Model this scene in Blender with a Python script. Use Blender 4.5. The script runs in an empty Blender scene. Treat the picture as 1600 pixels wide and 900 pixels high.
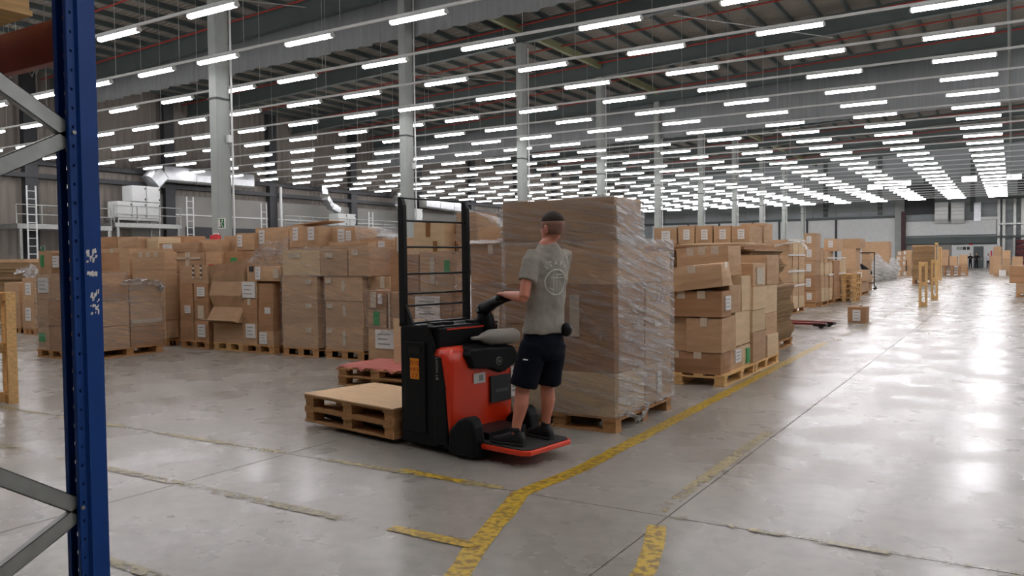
import bpy, bmesh, math, random
from mathutils import Vector, Matrix, noise
R = math.radians
SC = bpy.context.scene
COL = SC.collection
rnd = random.Random(7)

# ---------------------------------------------------------------- camera
FPX, CX, CY, CAMZ = 1266.0, 800.0, 450.0, 1.57
def _cr(px, py): return Vector((px - CX, -(py - CY), -FPX))
_Y = _cr(1582, 398).normalized()
_X = -_cr(-1250, 428); _X = (_X - _X.dot(_Y) * _Y).normalized()
_Z = _X.cross(_Y)
ROT = Matrix((_X, _Y, _Z))                 # world = ROT @ cam
CAMP = Vector((0, 0, CAMZ))
cd = bpy.data.cameras.new('camera'); cam = bpy.data.objects.new('camera', cd); COL.objects.link(cam)
cd.sensor_fit = 'HORIZONTAL'; cd.sensor_width = 36.0; cd.lens = FPX / 1600 * 36.0
cd.clip_start = 0.05; cd.clip_end = 400
cam.matrix_world = Matrix.Translation(CAMP) @ ROT.to_4x4()
SC.camera = cam
# ---------------------------------------------------------------- world, exposure
w = bpy.data.worlds.new('world'); SC.world = w; w.use_nodes = True
w.node_tree.nodes['Background'].inputs[0].default_value = (0.55, 0.6, 0.7, 1)
w.node_tree.nodes['Background'].inputs[1].default_value = 0.02
SC.view_settings.view_transform = 'Standard'; SC.view_settings.look = 'None'
SC.view_settings.gamma = 1.0; SC.view_settings.use_curve_mapping = False
SC.view_settings.exposure = 0.0
TUBE_POWER = 33.0
SC.cycles.max_bounces = 7; SC.cycles.diffuse_bounces = 4; SC.cycles.glossy_bounces = 4
SC.cycles.transparent_max_bounces = 12

# ---------------------------------------------------------------- surveying: where a line of sight meets a real plane
def ray(px, py): return ROT @ _cr(px, py)
def atz(px, py, z=0.0):
    d = ray(px, py); return CAMP + d * ((z - CAMZ) / d.z)
def aty(px, py, y):
    d = ray(px, py); return CAMP + d * (y / d.y)
def atx(px, py, x):
    d = ray(px, py); return CAMP + d * (x / d.x)

# ---------------------------------------------------------------- materials
def lin(h):
    r = [int(h[i:i + 2], 16) / 255 for i in (0, 2, 4)]
    return tuple((c / 12.92 if c <= .04045 else ((c + .055) / 1.055) ** 2.4) for c in r) + (1,)
def mat(name, col, rough=.6, metal=0.0, var=.12, scale=6.0, bump=0.0, bscale=40.0, stretch=(1, 1, 1), spec=.5, objvar=0.0, coord='Object', coat=0.0):
    m = bpy.data.materials.new(name); m.use_nodes = True
    nt = m.node_tree; N = nt.nodes; L = nt.links; b = N['Principled BSDF']
    c = lin(col) if isinstance(col, str) else col
    b.inputs['Roughness'].default_value = rough; b.inputs['Metallic'].default_value = metal
    b.inputs['Specular IOR Level'].default_value = spec
    b.inputs['Coat Weight'].default_value = coat
    tc = N.new('ShaderNodeTexCoord'); mp = N.new('ShaderNodeMapping'); mp.inputs['Scale'].default_value = stretch
    L.new(tc.outputs[coord], mp.inputs[0])
    nz = N.new('ShaderNodeTexNoise'); nz.inputs['Scale'].default_value = scale; nz.inputs['Detail'].default_value = 5
    L.new(mp.outputs[0], nz.inputs[0])
    hs = N.new('ShaderNodeHueSaturation'); hs.inputs['Color'].default_value = c
    mr = N.new('ShaderNodeMapRange'); mr.inputs[1].default_value = .3; mr.inputs[2].default_value = .7
    mr.inputs[3].default_value = 1 - var; mr.inputs[4].default_value = 1 + var
    L.new(nz.outputs[0], mr.inputs[0])
    if objvar:
        oi = N.new('ShaderNodeObjectInfo'); m2 = N.new('ShaderNodeMapRange')
        m2.inputs[3].default_value = 1 - objvar; m2.inputs[4].default_value = 1 + objvar
        L.new(oi.outputs['Random'], m2.inputs[0])
        mu = N.new('ShaderNodeMath'); mu.operation = 'MULTIPLY'; L.new(mr.outputs[0], mu.inputs[0]); L.new(m2.outputs[0], mu.inputs[1])
        L.new(mu.outputs[0], hs.inputs['Value'])
    else:
        L.new(mr.outputs[0], hs.inputs['Value'])
    L.new(hs.outputs[0], b.inputs['Base Color'])
    if bump:
        n2 = N.new('ShaderNodeTexNoise'); n2.inputs['Scale'].default_value = bscale; n2.inputs['Detail'].default_value = 3
        L.new(mp.outputs[0], n2.inputs[0]); bp = N.new('ShaderNodeBump'); bp.inputs['Strength'].default_value = bump
        bp.inputs['Distance'].default_value = .01; L.new(n2.outputs[0], bp.inputs['Height']); L.new(bp.outputs[0], b.inputs['Normal'])
    return m
def emit(name, col, s):
    m = bpy.data.materials.new(name); m.use_nodes = True; nt = m.node_tree; nt.nodes.clear()
    e = nt.nodes.new('ShaderNodeEmission'); e.inputs[0].default_value = col; e.inputs[1].default_value = s
    o = nt.nodes.new('ShaderNodeOutputMaterial'); nt.links.new(e.outputs[0], o.inputs[0]); return m

M = {}
M['card'] = mat('kraft_cardboard', 'b99775', .75, 0, .10, 3, .15, 30, (1, 1, 6), .25, .14)
M['card_dark'] = mat('brown_cardboard', 'a57e5c', .75, 0, .12, 3, .15, 30, (1, 1, 6), .25, .12)
M['card_pale'] = mat('pale_cardboard', 'cbb18d', .75, 0, .08, 3, .12, 30, (1, 1, 6), .25, .08)
M['card_edge'] = mat('corrugated_edge', '967a5a', .85, 0, .25, 3, .5, 60, (1, 1, 30), .1, .15)
M['tape'] = mat('packing_tape', 'c8b9a4', .25, 0, .1, 20)
M['tape_brown'] = mat('brown_tape', '8a6038', .3, 0, .1, 20)
M['wood'] = mat('pallet_wood', 'b08458', .8, 0, .25, 5, .3, 50, (6, 1, 8), .2, .2)
M['wood_pale'] = mat('new_pallet_wood', 'd2ab74', .75, 0, .2, 5, .3, 50, (6, 1, 8), .2, .15)
M['ply'] = mat('plywood_sheet', 'cfae86', .7, 0, .1, 4, .1, 30, (1, 6, 1), .3)
M['blue'] = mat('blue_painted_steel', '02387c', .45, 0.0, .12, 4, .08, 20, (1, 1, 1), .3)
M['redbeam'] = mat('red_painted_steel', '74221a', .45, 0.1, .12, 4, .08, 20)
M['galv'] = mat('galvanised_steel', '9a9c98', .42, .75, .15, 9, .05, 30)
M['duct'] = mat('bright_sheet_duct', 'b9bcbe', .45, .85, .1, 3, .15, 8)
M['colm'] = mat('column_grey', '8e938e', .6, .1, .08, 1.5)
M['steel'] = mat('roof_steel', '4d5654', .6, .2, .12, .8)
M['steel_g'] = mat('greenish_primer', '7b7d5c', .7, .1, .15, .8)
M['redpipe'] = mat('sprinkler_red', '8e2b22', .5)
M['black'] = mat('black_plastic', '090b0e', .5, 0, .15, 10, .15, 120, (1, 1, 1), .22)
M['blackm'] = mat('black_metal', '090a0b', .5, .3, .1, 10)
M['dark'] = mat('dark_grey_steel', '2c2e31', .6, .1, .1, 3)
M['red'] = mat('truck_red', 'df3510', .28, 0, .05, 3, coat=.3)
M['grey_plastic'] = mat('grey_plastic', '8f8a82', .5, 0, .05, 4)
M['rubber'] = mat('rubber_mat', '2c2c2a', .9, 0, .3, 60, .5, 90)
M['white'] = mat('white_paint', 'c9ccca', .5, 0, .05, 3)
M['paper'] = mat('white_paper', 'd8d4cf', .7, 0, .04, 8)
M['ink'] = mat('print_ink', '2a2a30', .7, 0, .1, 8)
M['green'] = mat('sign_green', '11602f', .5, 0, .05, 8)
M['greenlab'] = mat('green_label', '2f8f4d', .6, 0, .2, 12)
M['orange'] = mat('orange_sticker', 'e58a12', .5, 0, .05, 8)
M['ink_red'] = mat('red_print', 'a82a14', .6, 0, .1, 8)
M['redlab'] = mat('red_label', 'c2242a', .6, 0, .1, 8)
M['maroon'] = mat('maroon_post', '3d1a1c', .6)
M['skin'] = mat('skin', 'c47f66', .55, 0, .08, 6, .05, 80)
M['skin_far'] = mat('skin_far', 'b98a70', .6)
M['hair'] = mat('dark_hair', '2b1d15', .8, 0, .2, 90, .6, 200)
M['stubble'] = mat('shaved_hair', '84604f', .8, 0, .15, 60, .2, 200)
M['shirt'] = mat('grey_marl_jersey', '989389', .9, 0, .07, 60, .2, 200, spec=.1)
M['print'] = mat('shirt_print', 'd2d3ce', .8)
M['shorts'] = mat('navy_cotton', '0f131e', .9, 0, .1, 30, .3, 120, spec=.15)
M['shoe'] = mat('black_shoe', '101215', .6, 0, .15, 30, .2, 90)
M['sock'] = mat('dark_sock', '1b1d20', .9)
M['cloth_dark'] = mat('dark_workwear', '12131a', .9)
M['cloth_white'] = mat('white_workshirt', 'c5c4d0', .9)
M['curtain'] = mat('smoke_curtain_fabric', '7b7e7f', .85, 0, .10, 1.2, .0, 8, (6, 1, .15))
M['redsheet'] = mat('torn_red_sheet', 'b5655a', .75, 0, .12, 4, .4, 12)
M['bag'] = mat('clear_bag_plastic', 'b5b2ab', .3, 0, .25, 6, .8, 12)
M['maroon_rack'] = mat('dark_red_goods', '5a1c20', .7)
M['lamp'] = emit('lit_diffuser', (1.0, .965, 1.0, 1), TUBE_POWER)
M['lamp_wall'] = emit('lit_wall_panel', (1.0, .98, 1.0, 1), 8.0)
M['base'] = mat('joint_filler', '3a3733', .9)

def concrete_floor():
    m = bpy.data.materials.new('polished_concrete'); m.use_nodes = True
    nt = m.node_tree; N = nt.nodes; L = nt.links; b = N['Principled BSDF']
    tc = N.new('ShaderNodeTexCoord'); g = N.new('ShaderNodeNewGeometry')
    n1 = N.new('ShaderNodeTexNoise'); n1.inputs['Scale'].default_value = .45; n1.inputs['Detail'].default_value = 6; L.new(g.outputs['Position'], n1.inputs[0])
    n2 = N.new('ShaderNodeTexNoise'); n2.inputs['Scale'].default_value = 9; n2.inputs['Detail'].default_value = 8; L.new(g.outputs['Position'], n2.inputs[0])
    r = N.new('ShaderNodeValToRGB'); r.color_ramp.elements[0].position = .3; r.color_ramp.elements[0].color = lin('8b877e')
    r.color_ramp.elements[1].position = .7; r.color_ramp.elements[1].color = lin('a29e95'); L.new(n1.outputs[0], r.inputs[0])
    mx = N.new('ShaderNodeMixRGB'); mx.blend_type = 'MULTIPLY'; mx.inputs[0].default_value = .35
    r2 = N.new('ShaderNodeValToRGB'); r2.color_ramp.elements[0].position = .35; r2.color_ramp.elements[0].color = (.62, .62, .62, 1)
    r2.color_ramp.elements[1].position = .6; r2.color_ramp.elements[1].color = (1, 1, 1, 1); L.new(n2.outputs[0], r2.inputs[0])
    L.new(r.outputs[0], mx.inputs[1]); L.new(r2.outputs[0], mx.inputs[2])
    # scattered scuffs
    v = N.new('ShaderNodeTexNoise'); v.inputs['Scale'].default_value = 6.5; v.inputs['Detail'].default_value = 10; v.inputs['Roughness'].default_value = .75
    mp = N.new('ShaderNodeMapping'); mp.inputs['Scale'].default_value = (1, .45, 1); mp.inputs['Rotation'].default_value = (0, 0, .7)
    L.new(g.outputs['Position'], mp.inputs[0]); L.new(mp.outputs[0], v.inputs[0])
    r3 = N.new('ShaderNodeValToRGB'); r3.color_ramp.elements[0].position = .66; r3.color_ramp.elements[0].color = (1, 1, 1, 1)
    r3.color_ramp.elements[1].position = .76; r3.color_ramp.elements[1].color = (.55, .53, .5, 1); L.new(v.outputs[0], r3.inputs[0])
    mx2 = N.new('ShaderNodeMixRGB'); mx2.blend_type = 'MULTIPLY'; mx2.inputs[0].default_value = .3
    L.new(mx.outputs[0], mx2.inputs[1]); L.new(r3.outputs[0], mx2.inputs[2]); L.new(mx2.outputs[0], b.inputs['Base Color'])
    rr = N.new('ShaderNodeMapRange'); rr.inputs[1].default_value = .3; rr.inputs[2].default_value = .7; rr.inputs[3].default_value = .20; rr.inputs[4].default_value = .36
    n3 = N.new('ShaderNodeTexNoise'); n3.inputs['Scale'].default_value = 1.3; n3.inputs['Detail'].default_value = 7; L.new(g.outputs['Position'], n3.inputs[0])
    L.new(n3.outputs[0], rr.inputs[0]); L.new(rr.outputs[0], b.inputs['Roughness'])
    bp = N.new('ShaderNodeBump'); bp.inputs['Strength'].default_value = .02; bp.inputs['Distance'].default_value = .02
    n4 = N.new('ShaderNodeTexNoise'); n4.inputs['Scale'].default_value = 1.6; n4.inputs['Detail'].default_value = 3; L.new(g.outputs['Position'], n4.inputs[0])
    L.new(n4.outputs[0], bp.inputs['Height']); L.new(bp.outputs[0], b.inputs['Normal'])
    b.inputs['Specular IOR Level'].default_value = .32
    return m
M['floor'] = concrete_floor()
def worn_paint(name, c1, c2, cover):
    m = bpy.data.materials.new(name); m.use_nodes = True
    nt = m.node_tree; N = nt.nodes; L = nt.links; b = N['Principled BSDF']
    g = N.new('ShaderNodeNewGeometry')
    n1 = N.new('ShaderNodeTexNoise'); n1.inputs['Scale'].default_value = 14; n1.inputs['Detail'].default_value = 9; n1.inputs['Roughness'].default_value = .7
    n0 = N.new('ShaderNodeTexNoise'); n0.inputs['Scale'].default_value = 1.1; n0.inputs['Detail'].default_value = 3
    L.new(g.outputs['Position'], n1.inputs[0]); L.new(g.outputs['Position'], n0.inputs[0])
    ad = N.new('ShaderNodeMath'); ad.operation = 'MULTIPLY_ADD'; ad.inputs[1].default_value = 1.1
    L.new(n0.outputs[0], ad.inputs[0]); L.new(n1.outputs[0], ad.inputs[2])
    r = N.new('ShaderNodeMapRange'); t = 1.05 - (cover - .5) * .6
    r.inputs[1].default_value = t - .05; r.inputs[2].default_value = t + .05
    L.new(ad.outputs[0], r.inputs[0]); L.new(r.outputs[0], b.inputs['Alpha'])
    n2 = N.new('ShaderNodeTexNoise'); n2.inputs['Scale'].default_value = 22; n2.inputs['Detail'].default_value = 6; L.new(g.outputs['Position'], n2.inputs[0])
    cr = N.new('ShaderNodeValToRGB'); cr.color_ramp.elements[0].position = .4; cr.color_ramp.elements[0].color = lin(c2)
    cr.color_ramp.elements[1].position = .55; cr.color_ramp.elements[1].color = lin(c1); L.new(n2.outputs[0], cr.inputs[0])
    L.new(cr.outputs[0], b.inputs['Base Color']); b.inputs['Roughness'].default_value = .4
    return m
M['yellow'] = worn_paint('worn_yellow_paint', 'c2a22c', '7d6428', .95)
M['yellow_worn'] = worn_paint('very_worn_yellow_paint', 'a8995e', '7c7058', .55)
M['tan_worn'] = worn_paint('faded_tan_line', '9c9168', '7f775f', .5)
def wall_mat(name, col, axis, pitch, var=.1):
    m = mat(name, col, .8, 0, var, .5, 0, 1, (1, 1, .25), .2)
    nt = m.node_tree; N = nt.nodes; L = nt.links; b = N['Principled BSDF']
    g = N.new('ShaderNodeNewGeometry'); s = N.new('ShaderNodeSeparateXYZ'); L.new(g.outputs['Position'], s.inputs[0])
    mu = N.new('ShaderNodeMath'); mu.operation = 'MULTIPLY'; mu.inputs[1].default_value = 2 * math.pi / pitch; L.new(s.outputs[axis], mu.inputs[0])
    si = N.new('ShaderNodeMath'); si.operation = 'SINE'; L.new(mu.outputs[0], si.inputs[0])
    bp = N.new('ShaderNodeBump'); bp.inputs['Strength'].default_value = .8; bp.inputs['Distance'].default_value = .04
    L.new(si.outputs[0], bp.inputs['Height']); L.new(bp.outputs[0], b.inputs['Normal'])
    return m
M['wall_conc'] = wall_mat('fluted_concrete_panel', '78726b', 1, .5)
M['wall_conc2'] = mat('grey_concrete_panel', '83827d', .8, 0, .08, .6)
M['wall_corr'] = wall_mat('corrugated_grey_sheet', '949a9b', 2, .9, .05)
M['deck'] = wall_mat('roof_deck_sheet', '7d776f', 1, .3, .1)
def film_mat(name, lo, hi, rough=.14, base=.6, dist=.09):
    m = bpy.data.materials.new(name); m.use_nodes = True
    nt = m.node_tree; N = nt.nodes; L = nt.links; N.clear()
    out = N.new('ShaderNodeOutputMaterial'); mix = N.new('ShaderNodeMixShader'); tr = N.new('ShaderNodeBsdfTransparent')
    p = N.new('ShaderNodeBsdfPrincipled'); p.inputs['Base Color'].default_value = (base, base * .98, base * .95, 1); p.inputs['Roughness'].default_value = rough
    p.inputs['Specular IOR Level'].default_value = .9
    g = N.new('ShaderNodeNewGeometry'); sp = N.new('ShaderNodeSeparateXYZ'); L.new(g.outputs['Position'], sp.inputs[0])
    ad = N.new('ShaderNodeMath'); ad.operation = 'ADD'; L.new(sp.outputs[0], ad.inputs[0]); L.new(sp.outputs[1], ad.inputs[1])
    sl = N.new('ShaderNodeMath'); sl.operation = 'MULTIPLY_ADD'; sl.inputs[1].default_value = .22; L.new(ad.outputs[0], sl.inputs[0]); L.new(sp.outputs[2], sl.inputs[2])
    cb = N.new('ShaderNodeCombineXYZ'); L.new(ad.outputs[0], cb.inputs[0]); L.new(sl.outputs[0], cb.inputs[1])
    mp = N.new('ShaderNodeMapping'); mp.inputs['Scale'].default_value = (2.0, 24, 1); L.new(cb.outputs[0], mp.inputs[0])
    n = N.new('ShaderNodeTexNoise'); n.inputs['Scale'].default_value = 1.0; n.inputs['Detail'].default_value = 7; n.inputs['Roughness'].default_value = .65; n.inputs['Distortion'].default_value = .8
    L.new(mp.outputs[0], n.inputs[0])
    mr = N.new('ShaderNodeMapRange'); mr.inputs[1].default_value = .42; mr.inputs[2].default_value = .66; mr.inputs[3].default_value = lo; mr.inputs[4].default_value = hi
    L.new(n.outputs[0], mr.inputs[0]); L.new(mr.outputs[0], mix.inputs[0])
    bp = N.new('ShaderNodeBump'); bp.inputs['Strength'].default_value = 1.0; bp.inputs['Distance'].default_value = dist; L.new(n.outputs[0], bp.inputs['Height'])
    L.new(bp.outputs[0], p.inputs['Normal'])
    L.new(tr.outputs[0], mix.inputs[1]); L.new(p.outputs[0], mix.inputs[2]); L.new(mix.outputs[0], out.inputs[0])
    return m
M['film'] = film_mat('stretch_film', .07, .50)
M['film_thin'] = film_mat('thin_stretch_film', .04, .34)
M['film_thick'] = film_mat('bunched_stretch_film', .35, .95, .25, .8)
M['film_side'] = film_mat('whitening_side_film', .16, .62, .2, .85)  # whiter film, brightens the lit right side of the big load

# ---------------------------------------------------------------- builders
class MB:
    def __init__(s): s.v = []; s.f = []
    def add(s, vs, fs):
        o = len(s.v); s.v += [Vector(v) for v in vs]; s.f += [tuple(i + o for i in f) for f in fs]; return s
    def box(s, x0, x1, y0, y1, z0, z1, T=None):
        vs = [Vector(p) for p in ((x0, y0, z0), (x1, y0, z0), (x1, y1, z0), (x0, y1, z0), (x0, y0, z1), (x1, y0, z1), (x1, y1, z1), (x0, y1, z1))]
        if T is not None: vs = [T @ v for v in vs]
        return s.add(vs, ((3, 2, 1, 0), (4, 5, 6, 7), (0, 1, 5, 4), (1, 2, 6, 5), (2, 3, 7, 6), (3, 0, 4, 7)))
    def loft(s, rings, n=16, cap=True, power=2.0):
        # ring: (centre, a-vector, b-vector)
        vs = []; fs = []
        for c, a, b in rings:
            for i in range(n):
                t = 2 * math.pi * i / n; ct, st = math.cos(t), math.sin(t)
                e = 2.0 / power
                vs.append(Vector(c) + Vector(a) * (math.copysign(abs(ct) ** e, ct)) + Vector(b) * (math.copysign(abs(st) ** e, st)))
        k = len(rings)
        for j in range(k - 1):
            for i in range(n):
                i2 = (i + 1) % n; fs.append((j * n + i, j * n + i2, (j + 1) * n + i2, (j + 1) * n + i))
        if cap:
            fs.append(tuple(range(n - 1, -1, -1))); fs.append(tuple((k - 1) * n + i for i in range(n)))
        return s.add(vs, fs)
    def tube(s, pts, r, n=10, flat=1.0, up=None, cap=True):
        pts = [Vector(p) for p in pts]; rs = r if isinstance(r, (list, tuple)) else [r] * len(pts)
        rings = []; prev = None
        for i, p in enumerate(pts):
            d = (pts[min(i + 1, len(pts) - 1)] - pts[max(i - 1, 0)]).normalized()
            if prev is None:
                u = Vector(up) if up is not None else (Vector((0, 0, 1)) if abs(d.z) < .9 else Vector((1, 0, 0)))
            else: u = prev
            u = (u - u.dot(d) * d).normalized(); prev = u; v = d.cross(u)
            rings.append((p, u * rs[i], v * rs[i] * flat))
        return s.loft(rings, n, cap)
    def ball(s, c, rx, ry, rz, n=14, m=9):
        c = Vector(c); rings = []
        for j in range(m + 1):
            t = math.pi * j / m; k = max(.02, math.sin(t))
            rings.append((c + Vector((0, 0, -math.cos(t) * rz)), Vector((rx * k, 0, 0)), Vector((0, ry * k, 0))))
        return s.loft(rings, n)
    def prism(s, poly, ax, a0, a1, T=None):
        # poly in the two other axes (ordered), extruded along ax
        n = len(poly); vs = []
        for a in (a0, a1):
            for p in poly:
                q = [0, 0, 0]; q[ax] = a; o = [i for i in range(3) if i != ax]; q[o[0]] = p[0]; q[o[1]] = p[1]; q = Vector(q)
                vs.append(T @ q if T is not None else q)
        fs = [tuple(range(n - 1, -1, -1)), tuple(range(n, 2 * n))] + [(i, (i + 1) % n, n + (i + 1) % n, n + i) for i in range(n)]
        return s.add(vs, fs)
    def mesh(s, name):
        me = bpy.data.meshes.new(name); me.from_pydata([tuple(v) for v in s.v], [], s.f)
        bm = bmesh.new(); bm.from_mesh(me); bmesh.ops.recalc_face_normals(bm, faces=bm.faces); bm.to_mesh(me); bm.free()
        return me
    def build(s, name, m, parent=None, loc=None, smooth=False, bevel=0.0, seg=2):
        """with loc: vertices are world coordinates, origin moved to loc"""
        if loc is not None:
            L = Vector(loc); s.v = [v - L for v in s.v]
        me = s.mesh(name); me.materials.append(M[m] if isinstance(m, str) else m)
        o = bpy.data.objects.new(name, me); COL.objects.link(o)
        if parent is not None: o.parent = parent
        if loc is not None:
            o.location = Vector(loc) - (parent.location if parent is not None else Vector())
        if smooth:
            for p in me.polygons: p.use_smooth = True
        if bevel:
            b = o.modifiers.new('bevel', 'BEVEL'); b.width = bevel; b.segments = seg; b.limit_method = 'ANGLE'; b.angle_limit = R(40)
        return o
def tag(o, label=None, cat=None, group=None, kind=None):
    if label: o['label'] = label
    if cat: o['category'] = cat
    if group: o['group'] = group
    if kind: o['kind'] = kind
    return o
def thing(name, label, cat, loc=(0, 0, 0), rz=0.0, group=None):
    o = bpy.data.objects.new(name, None); o.empty_display_size = .1; COL.objects.link(o)
    o.location = loc; o.rotation_euler = (0, 0, rz); return tag(o, label, cat, group)
def copy_tree(o, parent=None):
    c = o.copy(); COL.objects.link(c); c.parent = parent
    for ch in list(o.children): copy_tree(ch, c)
    return c
ORD = ['first', 'second', 'third', 'fourth', 'fifth', 'sixth', 'seventh', 'eighth', 'ninth', 'tenth', 'eleventh', 'twelfth', 'thirteenth',
       'fourteenth', 'fifteenth', 'sixteenth', 'seventeenth', 'eighteenth', 'nineteenth', 'twentieth', 'twenty-first', 'twenty-second',
       'twenty-third', 'twenty-fourth', 'twenty-fifth', 'twenty-sixth', 'twenty-seventh', 'twenty-eighth', 'twenty-ninth', 'thirtieth', 'thirty-first', 'thirty-second']
def text_mesh(s, size, font_scale=1.0, extrude=0.001, align='CENTER'):
    cu = bpy.data.curves.new('txt', 'FONT'); cu.body = s; cu.size = size; cu.extrude = extrude; cu.align_x = align; cu.align_y = 'CENTER'
    o = bpy.data.objects.new('txt', cu); COL.objects.link(o)
    bpy.context.view_layer.update()
    me = bpy.data.meshes.new_from_object(o.evaluated_get(bpy.context.evaluated_depsgraph_get()))
    bpy.data.objects.remove(o); bpy.data.curves.remove(cu); return me
def text_part(name, s, size, mtx, m, parent, extrude=.0008):
    me = text_mesh(s, size, extrude=extrude); me.transform(mtx); me.materials.clear(); me.materials.append(M[m])
    o = bpy.data.objects.new(name, me); COL.objects.link(o); o.parent = parent; return o
def frame(origin, xdir, ydir):
    x = Vector(xdir).normalized(); z = x.cross(Vector(ydir)).normalized(); y = z.cross(x)
    m = Matrix((x, y, z)).transposed().to_4x4(); m.translation = Vector(origin); return m

# ---------------------------------------------------------------- THE HALL
XL, XR, YB, YF = -50.5, 22.0, -14.0, 115.0
def roofz(x): return 14.5 + .04 * (x + 23)
xs = [XL, -27, -15, -5.05, -1.77, 8, XR]; ys = [YB, 4.64, 34, 72, YF]
fl = MB().box(XL, XR, YB, YF, -.30, -.10).build('floor', 'base'); tag(fl, kind='structure', label='pale polished concrete warehouse floor with saw-cut joints')
for i in range(len(xs) - 1):
    for j in range(len(ys) - 1):
        MB().box(xs[i] + .004, xs[i + 1] - .004, ys[j] + .004, ys[j + 1] - .004, -.12, 0).build('floor_slab', 'floor', fl)
o = MB().box(XL - .3, XL, YB, YF, 0, 15).build('wall_left', 'wall_conc'); tag(o, 'brownish grey fluted concrete wall on the left', kind='structure'); wall_left = o
o = MB().box(XL - .3, XR + .3, YF, YF + .3, 0, 18).build('wall_far', 'wall_corr'); tag(o, 'grey corrugated end wall far down the hall', kind='structure'); wall_far = o
o = MB().box(XR, XR + .3, YB, YF, 0, 18).build('wall_right', 'wall_corr'); tag(o, kind='structure')
o = MB().box(XL - .3, XR + .3, YB - .3, YB, 0, 18).build('wall_back', 'wall_conc2'); tag(o, kind='structure')
# roof deck following a slight slope
b = MB(); z0, z1 = roofz(XL), roofz(XR)
b.add([(XL, YB, z0), (XR, YB, z1), (XR, YF, z1), (XL, YF, z0), (XL, YB, z0 + .1), (XR, YB, z1 + .1), (XR, YF, z1 + .1), (XL, YF, z0 + .1)],
      ((0, 1, 2, 3), (7, 6, 5, 4), (0, 4, 5, 1), (1, 5, 6, 2), (2, 6, 7, 3), (3, 7, 4, 0)))
roof = b.build('ceiling', 'deck'); tag(roof, 'sheet roof deck on dark steel purlins', kind='structure')
x = XL + .8
pm = MB().box(-.07, .07, YB, YF, -.26, 0).mesh('purlin'); pm.materials.append(M['steel'])
while x < XR:
    p = bpy.data.objects.new('purlin', pm); COL.objects.link(p); p.parent = roof; p.location = (x, 0, roofz(x)); x += 1.5
COLY = [18.1 + 9.84 * k for k in range(-3, 10)]
COLX = -22.6
rafters = []
for y in COLY:
    b = MB(); za, zb = roofz(XL) - .26, roofz(XR) - .26
    for (w2, a, c) in ((.17, 0, .05), (.03, .05, 1.0), (.17, 1.0, 1.06)):
        b.add([(XL, y - w2, za - c), (XR, y - w2, zb - c), (XR, y + w2, zb - c), (XL, y + w2, za - c), (XL, y - w2, za - a), (XR, y - w2, zb - a), (XR, y + w2, zb - a), (XL, y + w2, za - a)],
              ((3, 2, 1, 0), (4, 5, 6, 7), (0, 1, 5, 4), (1, 2, 6, 5), (2, 3, 7, 6), (3, 0, 4, 7)))
    b.build('rafter', 'steel', roof)
b = MB().box(COLX - .12, COLX + .12, YB, YF, 13.75, 14.15); tag(b.build('trim_1', 'steel_g'), 'long greenish tie beam over the column line', kind='structure')
for k in range(22):       # sprinkler mains across the hall
    y = 12.6 + 4.92 * k
    pts = [(XL, y, roofz(XL) - .55), (XR, y, roofz(XR) - .55)]
    MB().tube(pts, .045, 6).build('sprinkler_pipe', 'redpipe', roof)
# bracing rods below the deck in some bays
for k, y in enumerate(COLY[3:9:2]):
    for xa in (-34, -14, 2):
        MB().tube([(xa, y, 13.3), (xa + 5.5, y + 9.84, 13.6)], .03, 5).build('brace_rod', 'galv', roof)

def curtain(Y, zt, zb, label, seed):
    b = MB(); n = 260; vs = []; fs = []
    for i in range(n + 1):
        x = XL + (XR - XL) * i / n
        for j, z in enumerate((zt + .04 * (x + 23), (zt + zb) / 2 + .03 * (x + 23), zb + .012 * (x + 23))):
            a = (.02, .09, .13)[j]
            dy = a * (math.sin(x * 7.3 + seed) + .8 * noise.noise(Vector((x * 1.3, seed, j * .3))) * 2)
            vs.append((x, Y + dy, z + (.04 * noise.noise(Vector((x * .7, seed, 3))) if j == 2 else 0)))
    for i in range(n):
        for j in range(2): a = i * 3 + j; fs.append((a, a + 3, a + 4, a + 1))
    b.add(vs, fs); o = b.build('smoke_curtain', 'curtain', loc=(0, Y, zb)); tag(o, label, 'curtain', 'smoke curtains across the roof')
    s = o.modifiers.new('thick', 'SOLIDIFY'); s.thickness = .01
    for p in o.data.polygons: p.use_smooth = True
curtain(COLY[4] + .28, 13.3, 11.4, 'grey draped smoke curtain across the roof, the nearer one', 1.0)
curtain(COLY[7] + .28, 13.3, 10.5, 'grey draped smoke curtain across the roof, the farther one', 2.0)

# columns
def column(k, y):
    t = thing('column', f'grey steel column, {ORD[k]} of the line from the camera', 'column', (COLX, y, 0), 0, 'steel columns down the hall')
    h = roofz(COLX) - 1.32
    b = MB().box(-.19, .19, -.27, .27, 0, h); b.build('shaft', 'colm', t, bevel=.02, seg=1)
    MB().box(-.30, .30, -.36, .36, 0, .03).build('base_plate', 'galv', t)
    MB().box(-.22, .22, -.30, .30, 7.0, 7.06).build('collar', 'dark', t)
    MB().tube([(.24, .30, 0.03), (.24, .30, h - .2)], .035, 8).build('downpipe', 'white', t)
    MB().box(.19, .30, .1, .26, 5.6, 5.85).build('junction_box', 'white', t)
    return t
for k, y in enumerate(COLY[3:]): column(k, y)

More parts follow.
